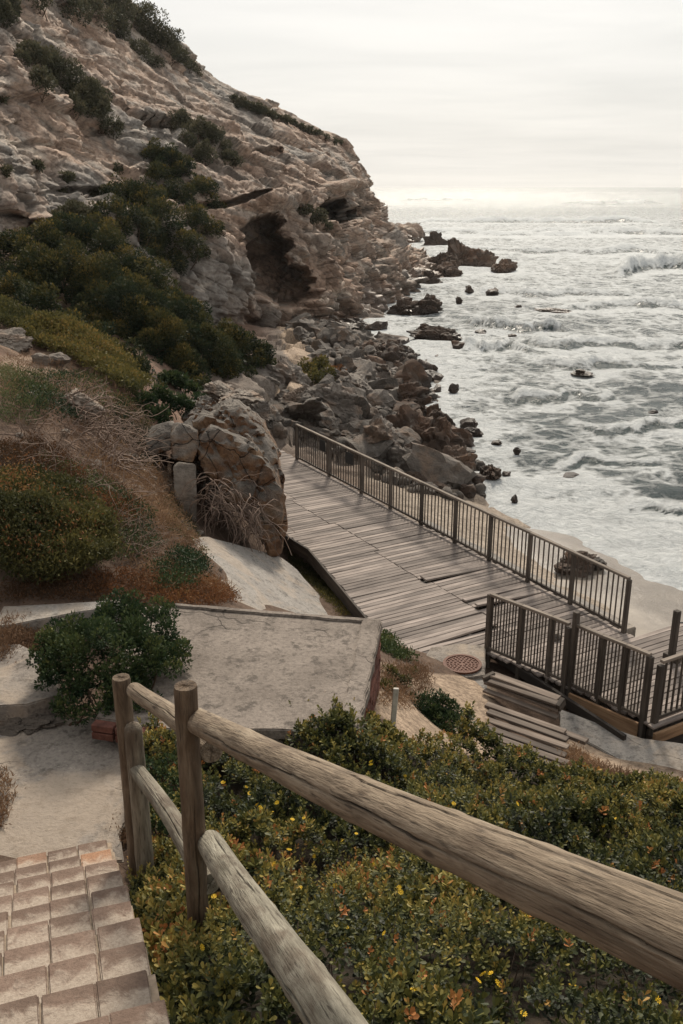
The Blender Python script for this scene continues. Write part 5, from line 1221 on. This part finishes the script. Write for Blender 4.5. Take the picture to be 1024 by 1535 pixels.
bush('cliff_shrub', [(u, 150+(u-350)*0.40+d, r) for u, d, r in ((352, 1, 7), (362, 2, 9), (374, 0, 7), (385, 2, 10), (396, 0, 7), (405, 3, 9), (416, 1, 6), (428, 2, 9), (440, 1, 7), (452, 3, 8), (463, 1, 6), (476, 2, 7), (488, 2, 5), (500, 3, 6), (510, 1, 4))], 9000, 0.18, 'clifft', 77, 'low scrub along the skyline of the cliff')
bush('cliff_shrub', [(-4, 150, 16), (0, 25, 18), (15, 12, 14), (5, 260, 10)], 5000, 0.16, 'clifft', 78, 'scrub at the upper left edge of the cliff')
bush('cliff_shrub', [(100, 270, 9), (92, 285, 8), (175, 255, 7), (140, 295, 8), (55, 250, 7)], 1500, 0.2, 'clifft', 79, 'few dry tufts on the rock face left of the gully')

# ---------- ground covers: one uncountable mass each
def sample_poly(poly, n, seed, xr, yrng, jitter=6):
    rg = np.random.default_rng(seed); out = []
    tot = 0
    while tot < n:
        x = rg.uniform(*xr, 40000); y = rg.uniform(*yrng, 40000); z = gz(x, y); u, v = proj(np.stack([x, y, z], 1))
        nz = fbm(np.stack([x, y, x*0], 1), 0.8, 3, seed)*jitter*2
        m = inpoly(u+nz, v+nz*0.6, poly); P = np.stack([x, y, z], 1)[m]
        if len(P) == 0: break
        out.append(P); tot += len(P)
    return np.concatenate(out)[:n]
def cover(name, poly, n, per, ls, hgt, mat, seed, label, xr, yrng, asp=0.4, spread=0.08, mound=0.0, ms=1.2, cat='ground cover', up=0.7, tb=0.0):
    P = sample_poly(poly, n, seed, xr, yrng); rg = np.random.default_rng(seed+1); m = len(P)
    if mound: P[:, 2] += np.clip(fbm(P*[1, 1, 0], ms, 3, seed+2)+0.35, 0, 1.2)*mound
    base = np.repeat(P, per, 0); k = len(base); C = base+np.stack([rg.normal(0, spread, k), rg.normal(0, spread, k), rg.random(k)*hgt], 1)
    X = unit(rg.normal(size=(k, 3))*0.8+[0, 0, up]); Yv = unit(np.cross(X, rg.normal(size=(k, 3)))); L_ = ls*rg.uniform(0.6, 1.4, k)
    V, F = merge_leaves(C, X, Yv, np.cross(X, Yv), L_, L_*asp); me = npmesh(name, V, F)
    pt_ = np.clip(0.5+0.9*fbm(base*[1, 1, 0], 1.0, 3, seed+3)+tb, 0, 1)
    fattr(me, 'tint', np.repeat(np.clip(0.35*rg.random(k)+0.55*pt_+0.15*(C[:, 2]-base[:, 2])/max(hgt, .01), 0, 1), 4))  # random and patchy, with slight painted shade: leaves near the ground darker
    return tag(link(name, me, MAT[mat]), label, cat, None, 'stuff')
LX, LYR = (-11, -1), (9, 26)
cover('mound_cover', [(0, 715), (60, 735), (110, 765), (150, 800), (175, 850), (150, 880), (60, 890), (0, 880)], 5200, 9, 0.05, 0.2, 'olive', 80, 'olive and rust low mound of ground cover on the left hillside', LX, LYR, spread=0.06, mound=0.5, ms=0.9, tb=-0.3)
cover('rusty_tips', [(0, 725), (60, 740), (110, 775), (150, 805), (170, 845), (140, 870), (60, 885), (0, 870)], 420, 7, 0.045, 0.5, 'sedum', 180, 'rusty red sprigs scattered through the olive mound', LX, LYR, spread=0.07, mound=0.2, ms=.9)
cover('mound_cover', [(90, 745), (200, 755), (215, 790), (160, 800), (110, 770)], 1100, 8, 0.035, 0.12, 'sedum', 81, 'rust brown strip of cover above the olive mound', LX, LYR, spread=0.05, mound=0.1, tb=-0.15)
cover('mound_cover', [(0, 880), (60, 870), (200, 860), (330, 880), (350, 905), (250, 912), (110, 905), (0, 905)], 2400, 8, 0.03, 0.10, 'sedum', 82, 'orange red succulent cover along the far edge of the slab', LX, LYR, spread=0.05, mound=0.06)
cover('mound_cover', [(225, 850), (300, 845), (310, 870), (290, 890), (235, 890)], 500, 10, 0.04, 0.2, 'shrub', 83, 'dark green leafy clump among the orange cover', LX, LYR, spread=0.06, mound=0.15)
cover('grass_cover', [(0, 455), (50, 478), (120, 505), (190, 555), (222, 595), (195, 605), (140, 565), (60, 525), (0, 492)], 4200, 8, 0.075, 0.22, 'olive', 84, 'yellow olive scrub strip above the sandy slope on the left', (-16, -2), (17, 34), spread=0.08, mound=0.5, ms=1.6, tb=0.1)
cover('grass_cover', [(0, 560), (60, 570), (90, 600), (50, 640), (0, 640)], 900, 8, 0.04, 0.15, 'tiny', 85, 'dull green low cover on the sandy slope at left', LX, LYR, spread=0.06, mound=0.1)
cover('mound_cover', [(0, 680), (60, 660), (110, 690), (130, 735), (60, 735), (0, 715)], 1300, 8, 0.035, 0.14, 'sedum', 86, 'russet and green cover below the root mat', LX, LYR, spread=0.05, mound=0.12, tb=-0.3)
cover('low_cover', [(30, 570), (130, 560), (190, 610), (170, 640), (90, 640), (30, 620)], 900, 8, 0.045, 0.16, 'shrub', 181, 'dark green trailing cover around the pale angular rock', LX, LYR, spread=0.07, mound=0.1)
cover('low_cover', [(60, 690), (150, 720), (220, 770), (240, 830), (180, 850), (120, 760)], 900, 8, 0.04, 0.14, 'shrub', 182, 'dark green sprigs threaded through the dead stems', LX, LYR, spread=0.07, mound=0.1)
cover('low_cover', [(180, 590), (230, 640), (240, 700), (200, 700), (170, 650)], 700, 7, 0.05, 0.12, 'thicket', 183, 'shadowy low scrub behind the root tangle', LX, LYR, spread=0.07)
cover('dead_stalks', [(0, 540), (80, 540), (200, 600), (240, 680), (260, 800), (180, 860), (150, 780), (60, 660), (0, 640)], 1700, 5, 0.14, 0.12, 'dry', 184, 'standing dead stalks bristling all over the left hillside', LX, LYR, asp=0.05, spread=0.1, up=0.6)
cover('moss_strip', [(235, 740), (262, 735), (290, 790), (305, 830), (290, 815), (255, 800)], 700, 8, 0.03, 0.06, 'olive', 87, 'mossy green strip at the foot of the upright slab', LX, LYR, spread=0.04, tb=-0.1)
cover('moss_strip', [(430, 825), (465, 850), (500, 880), (540, 922), (505, 918), (470, 880), (430, 850)], 1300, 7, 0.035, 0.05, 'olive', 88, 'mossy strip in the gap between concrete apron and boardwalk edge', (-4, 3), (13, 20), spread=0.05, tb=0.05)
cover('grass_cover', [(570, 940), (600, 980), (625, 990), (600, 992), (572, 975)], 450, 7, 0.05, 0.12, 'shrub', 89, 'green weeds along the boardwalk edge beyond the slab corner', (0, 3), (11, 16), spread=0.06)
cover('dry_scrub', [(850, 1122), (900, 1155), (970, 1178), (1040, 1192), (1040, 1218), (960, 1203), (900, 1185), (850, 1162)], 1500, 6, 0.08, 0.06, 'dry', 90, 'dry reddish scrub beside the concrete path at right', (1, 7), (7, 13), asp=0.12, spread=0.06, mound=0.05)
cover('dry_scrub', [(570, 1000), (640, 1000), (640, 1040), (600, 1060), (565, 1060)], 700, 6, 0.06, 0.08, 'dry', 91, 'dry brown scrub in the sand by the brick wall', (0, 3), (8, 13), asp=0.15, spread=0.06)
cover('dry_scrub', [(0, 930), (60, 930), (60, 1040), (0, 1040)], 1300, 6, 0.06, 0.08, 'dry', 92, 'dry brown stalks on the broken ground left of the round shrub', (-7, -2), (7, 11), asp=0.12, spread=0.06)
cover('dry_scrub', [(0, 1170), (18, 1180), (22, 1230), (0, 1260)], 260, 7, 0.07, 0.10, 'dry', 93, 'dry grass tuft at the left edge of the landing', (-4, -1.5), (5.5, 8.5), asp=0.12, spread=0.04)
cover('dry_scrub', [(150, 1235), (190, 1230), (205, 1275), (160, 1260)], 200, 8, 0.035, 0.08, 'dry', 94, 'little dry tuft at the base of the double post', (-3, -1), (5, 7.5), asp=0.25, spread=0.03)
cover('litter_twigs', [(150, 650), (230, 700), (300, 830), (350, 900), (200, 880), (180, 790), (120, 720)], 6500, 3, 0.11, 0.05, 'dry', 95, 'scattered dry twigs and leaf litter on the hillside', LX, LYR, asp=0.10, spread=0.08, up=0.05, tb=0.1)

# ---------- foreground succulent carpet
FGP = [(208, 1310), (205, 1140), (300, 1125), (420, 1090), (545, 1100), (600, 1125), (700, 1130), (760, 1160), (850, 1175), (930, 1195), (1040, 1215), (1500, 1300), (1500, 1900), (262, 1900), (262, 1540), (240, 1480), (195, 1370)]
def carpet():
    rg = np.random.default_rng(21)
    P = sample_poly(FGP, 23000, 22, (-1.9, 6.0), (1.0, 9.6), jitter=5)
    # keep clear of the treads
    rel = P-np.array(E9); side = rel[:, 0]*rt.x+rel[:, 1]*rt.y; P = P[side > 0.05]
    d = np.linalg.norm(P-[0, 0, CAMZ], axis=1)
    hn = fbm(P*[1, 1, 0], 0.75, 3, 23); h2 = fbm(P*[1, 1, 0], 0.22, 2, 24)
    keep = rg.random(len(P)) < np.clip(1.0+1.1*hn+0.9*h2, 0.4, 1); P = P[keep]; hn = hn[keep]; h2 = h2[keep]; d = d[keep]
    mound = np.clip(hn+0.4, 0, 1)*0.42+np.clip(h2+0.3, 0, 1)*0.24
    m = len(P); side = (P-np.array(E9))@np.array([rt.x, rt.y, 0]); mound *= np.clip(side/0.5, 0.15, 1)
    K = 14
    lean = unit(np.stack([rg.normal(0, .35, m), rg.normal(0, .35, m)-0.1, np.ones(m)], 1))
    hgt = 0.07+0.10*rg.random(m)**2+0.04*np.clip(hn, 0, 1)
    size = (0.039+0.016*rg.random(m))*(1+0.45*np.clip(fbm(P*[1, 1, 0], 0.5, 2, 29), -.6, .8))*np.clip(0.85+0.035*(d-4), 0.8, 1.15)
    k = np.tile(np.arange(K), m); ii = np.repeat(np.arange(m), K); f = (k+0.5)/K
    ang = k*2.4+np.repeat(rg.random(m)*6.28, K)
    a = unit(np.cross(lean, [0.2, 1, 0.1])); b = np.cross(lean, a)
    out = a[ii]*np.cos(ang)[:, None]+b[ii]*np.sin(ang)[:, None]
    el = (0.15+0.95*f+rg.normal(0, .15, len(f)))[:, None]
    X = unit(out*np.cos(el)+lean[ii]*np.sin(el)); Yv = unit(np.cross(X, lean[ii])); Nr = np.cross(Yv, X)
    C = P[ii]+lean[ii]*(hgt[ii]*f)[:, None]+[0, 0, 0]; C[:, 2] += mound[ii]
    L_ = (size[ii]*(1.1-0.45*f)*rg.uniform(0.8, 1.2, len(f)))[:, None]; W_ = L_*0.62
    # obovate leaf of six corners with a shallow fold along the midrib
    pts = [C, C+X*L_*0.55+Yv*W_*0.36+Nr*L_*0.05, C+X*L_*0.86+Yv*W_*0.40+Nr*L_*0.07, C+X*L_*1.05+Nr*L_*0.02, C+X*L_*0.86-Yv*W_*0.40+Nr*L_*0.07, C+X*L_*0.55-Yv*W_*0.36+Nr*L_*0.05]
    V = np.stack(pts, 1).reshape(-1, 3); q = np.arange(len(C))[:, None]*6
    F = np.concatenate([q+[0, 1, 2], q+[0, 2, 3], q+[0, 3, 4], q+[0, 4, 5]], 1).reshape(-1, 3)
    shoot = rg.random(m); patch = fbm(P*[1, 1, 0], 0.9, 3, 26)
    tint = np.clip(0.0+0.55*f+0.34*shoot[ii]+0.35*patch[ii]+rg.normal(0, .07, len(f)), 0, 0.94)  # low leaves darker, tips brighter: shade inside the carpet painted into the tint
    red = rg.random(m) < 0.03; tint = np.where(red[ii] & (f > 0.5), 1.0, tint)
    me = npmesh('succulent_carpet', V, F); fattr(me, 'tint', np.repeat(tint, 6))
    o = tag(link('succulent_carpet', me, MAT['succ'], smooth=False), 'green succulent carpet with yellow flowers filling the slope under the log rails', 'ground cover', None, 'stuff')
    top = P+lean*(hgt+0.012)[:, None]; top[:, 2] += mound
    return o, top, P, mound
carp, tops, cP, cM = carpet()
_rg = np.random.default_rng(31); _ix = _rg.choice(len(cP), 420, replace=False); _ln = []; _rd = []
for i_ in _ix:
    a_ = cP[i_]; e_ = tops[i_]+[_rg.normal(0, .05), _rg.normal(0, .05), _rg.uniform(-.02, .07)]; tt = np.linspace(0, 1, 6)[:, None]
    _ln.append(a_*(1-tt)+e_*tt+np.sin(tt*3.1)*_rg.normal(size=3)*0.03); _rd.append((0.004, 0.0015))
_V, _F = tube_mesh(_ln, _rd, 3); tag(link('woody_stems', npmesh('woody_stems', _V, _F), MAT['twig'], carp), kind='stuff')
# yellow flowers: parts of the carpet
def flower_mesh():
    bm = bmesh.new(); 
    for k in range(10):
        a = k/10*6.283; c, s = math.cos(a), math.sin(a); c2, s2 = math.cos(a+.22), math.sin(a+.22); c3, s3 = math.cos(a-.22), math.sin(a-.22)
        bm.faces.new([bm.verts.new(q) for q in ((c*.15, s*.15, 0), (c3*.75, s3*.75, .12), (c, s, .1), (c2*.75, s2*.75, .12))])
    bmesh.ops.create_icosphere(bm, subdivisions=1, radius=0.28, matrix=Matrix.Translation((0, 0, 0.05))@Matrix.Diagonal((1, 1, .5, 1)))
    me = bm_mesh('flower', bm); me.materials.append(MAT['yellow']); return me
FM = flower_mesh()
def flowers():
    rg = np.random.default_rng(9); u, v = proj(tops)
    want = [(385, 1141), (333, 1180), (372, 1180), (395, 1195), (415, 1207), (385, 1210), (420, 1200), (435, 1275), (478, 1288), (500, 1330), (348, 1240), (318, 1340), (305, 1420), (650, 1318), (595, 1335), (790, 1371), (725, 1462), (738, 1465), (727, 1475), (742, 1480), (520, 1392), (596, 1336), (675, 1310), (990, 1500), (780, 1525), (630, 1230), (680, 1210), (760, 1200), (905, 1240), (560, 1300), (455, 1230), (540, 1190), (600, 1160), (650, 1170), (700, 1190), (560, 1150), (480, 1130), (865, 1290), (930, 1320), (620, 1480), (680, 1500), (860, 1480), (600, 1250), (520, 1260), (450, 1330), (410, 1300), (395, 1400), (575, 1400)]
    for (a, b) in want: 
        for rep in range(2 if b < 1300 else 1):
            i = int(np.argmin((u-a-rg.normal(0, 12*rep))**2+(v-b-rg.normal(0, 8*rep))**2))
            o = bpy.data.objects.new('flower', FM); COL.objects.link(o); s = rg.uniform(0.015, 0.023); o.scale = (s, s, s)
            o.location = Vector(tops[i])+Vector((rg.normal(0, .006), rg.normal(0, .006), 0.008)); o.rotation_euler = (rg.normal(0.3, .35), rg.normal(0, .35), rg.uniform(0, 6)); setparent(o, carp)
flowers()
# fine herb at the stair edge
cover('herb_edge', [(195, 1330), (240, 1340), (285, 1420), (290, 1500), (262, 1535), (235, 1450), (195, 1380)], 1600, 9, 0.014, 0.05, 'tiny', 96, 'fine pale green herb spilling over the right edge of the block steps', (-1.6, 0.3), (2.0, 6), asp=0.6, spread=0.025, mound=0.04, ms=.4)
# leafy sprig at the double post
bush('sprig', [(225, 1145, 14, 5.6), (245, 1160, 16, 5.5), (262, 1175, 14, 5.4), (230, 1170, 12, 5.5), (255, 1140, 10, 5.6), (245, 1200, 18, 5.5), (225, 1240, 16, 5.4), (255, 1240, 20, 5.3)], 1100, 0.03, 'shrub', 97, 'leafy sprig growing between the double post and the near post', asp=0.55)

# ---------- root tangles
def tangle(name, poly, n, seed, label, length, droop, base=None, rad=0.010, xr=LX, yrng=LYR, hgt=0.35):
    P = sample_poly(poly, n, seed, xr, yrng) if base is None else base; rg = np.random.default_rng(seed); lines = []; rr2 = []
    for p in P:
        L_ = length*rg.uniform(0.4, 1.2); d = unit(rg.normal(size=(1, 3))*[1, .6, .4]+[0.35, -0.2, 0.1])[0]; pts = [p+[0, 0, rg.random()*hgt]]
        for k in range(8):
            d = unit((d+rg.normal(size=3)*0.33+[0, 0, -droop])[None])[0]; q = pts[-1]+d*L_/8
            if base is None: q[2] = max(q[2], float(gz(q[0], q[1])[0])+0.01)
            pts.append(q)
        lines.append(np.array(pts)); r_ = rad*rg.uniform(0.5, 1.3); rr2.append((r_, r_*0.4))
    V, F = tube_mesh(lines, rr2, 3); return tag(link(name, npmesh(name, V, F), MAT['twig']), label, 'roots', None, 'stuff')
tangle('root_tangle', [(105, 610), (150, 620), (200, 650), (215, 710), (170, 720), (120, 660)], 330, 200, 'tangle of bare grey brown roots below the pale angular rock', 0.95, 0.06, rad=0.013)
tangle('root_tangle', [(0, 635), (60, 640), (110, 680), (200, 740), (190, 760), (100, 740), (0, 700)], 170, 201, 'mat of dead stems on the left hillside', 0.8, 0.03, rad=0.008, hgt=0.15)
tangle('root_tangle', [(160, 760), (215, 790), (240, 850), (200, 850), (170, 810)], 200, 202, 'mat of fine dead stems right of the olive mound', 0.6, 0.03, rad=0.006, hgt=0.15)
rg_ = np.random.default_rng(77)
hb = []
for k in range(190):
    u = rg_.uniform(305, 392); v = 742+(u-308)*0.5+rg_.uniform(-14, 34); q = at(u, v, 16.5+rg_.normal(0, .22)); hb.append([q.x, q.y, q.z])
tangle('root_tangle', None, 0, 203, 'hanging tangle of dead branches under the rusty boulder', 0.85, 0.26, base=np.array(hb), rad=0.013)
# tyre ring round the low shrub
def tyre():
    c = onz(655, 1092, CAMZ-6.34); V = []; bm = bmesh.new(); Rr, r = 0.33, 0.055
    for k in range(36):
        a = k/36*6.283; V.append([bm.verts.new(c+Vector((math.cos(a)*(Rr+r*math.cos(b)), math.sin(a)*(Rr+r*math.cos(b)), r*1.3*math.sin(b)+0.05*math.sin(a)))) for b in (j/8*6.283 for j in range(8))])
    for k in range(36):
        A, B = V[k], V[(k+1) % 36]
        for j in range(8): bm.faces.new((A[j], B[j], B[(j+1) % 8], A[(j+1) % 8]))
    bmesh.ops.recalc_face_normals(bm, faces=bm.faces)
    tag(link('old_tyre', bm_mesh('old_tyre', bm), MAT['rubber'], smooth=True), 'half buried black tyre ring around the low dark shrub', 'tyre')
    p = onz(676, 1094, CAMZ-6.25); ln = [np.array([p.x-0.06+0.06*math.cos(a)*1.2, p.y+0.03*math.sin(a), p.z+0.09*math.sin(a)]) for a in np.linspace(-1.2, 1.7, 9)]
    Vv, Ff = tube_mesh([ln], [(0.014, 0.011)], 6); tag(link('bent_stick', npmesh('bent_stick', Vv, Ff), MAT['newwood'], smooth=True), 'short bent tan stick curling out of the tyre', 'stick')
tyre()

# ================================================================== HAZE: salt spray in the air, one closed box round everything
def haze():
    bm = bmesh.new(); x0, x1, y0, y1, z0, z1 = -4200, 6200, -20, 6300, -8, 62
    box_bm(bm, (x1-x0, y1-y0, z1-z0), Matrix.Translation(((x0+x1)/2, (y0+y1)/2, (z0+z1)/2)))
    m = bpy.data.materials.new('sea_haze'); m.use_nodes = True; N = m.node_tree.nodes; N.remove(N['Principled BSDF'])
    v = N.new('ShaderNodeVolumePrincipled'); v.inputs['Color'].default_value = (1.0, 0.99, 0.97, 1); v.inputs["Density"].default_value = 0.0001; v.inputs['Anisotropy'].default_value = 0.3
    m.node_tree.links.new(v.outputs[0], N['Material Output'].inputs['Volume'])
    tag(link('haze', bm_mesh('haze', bm), m), 'thin salt haze in the air', 'haze', None, 'stuff')
haze()
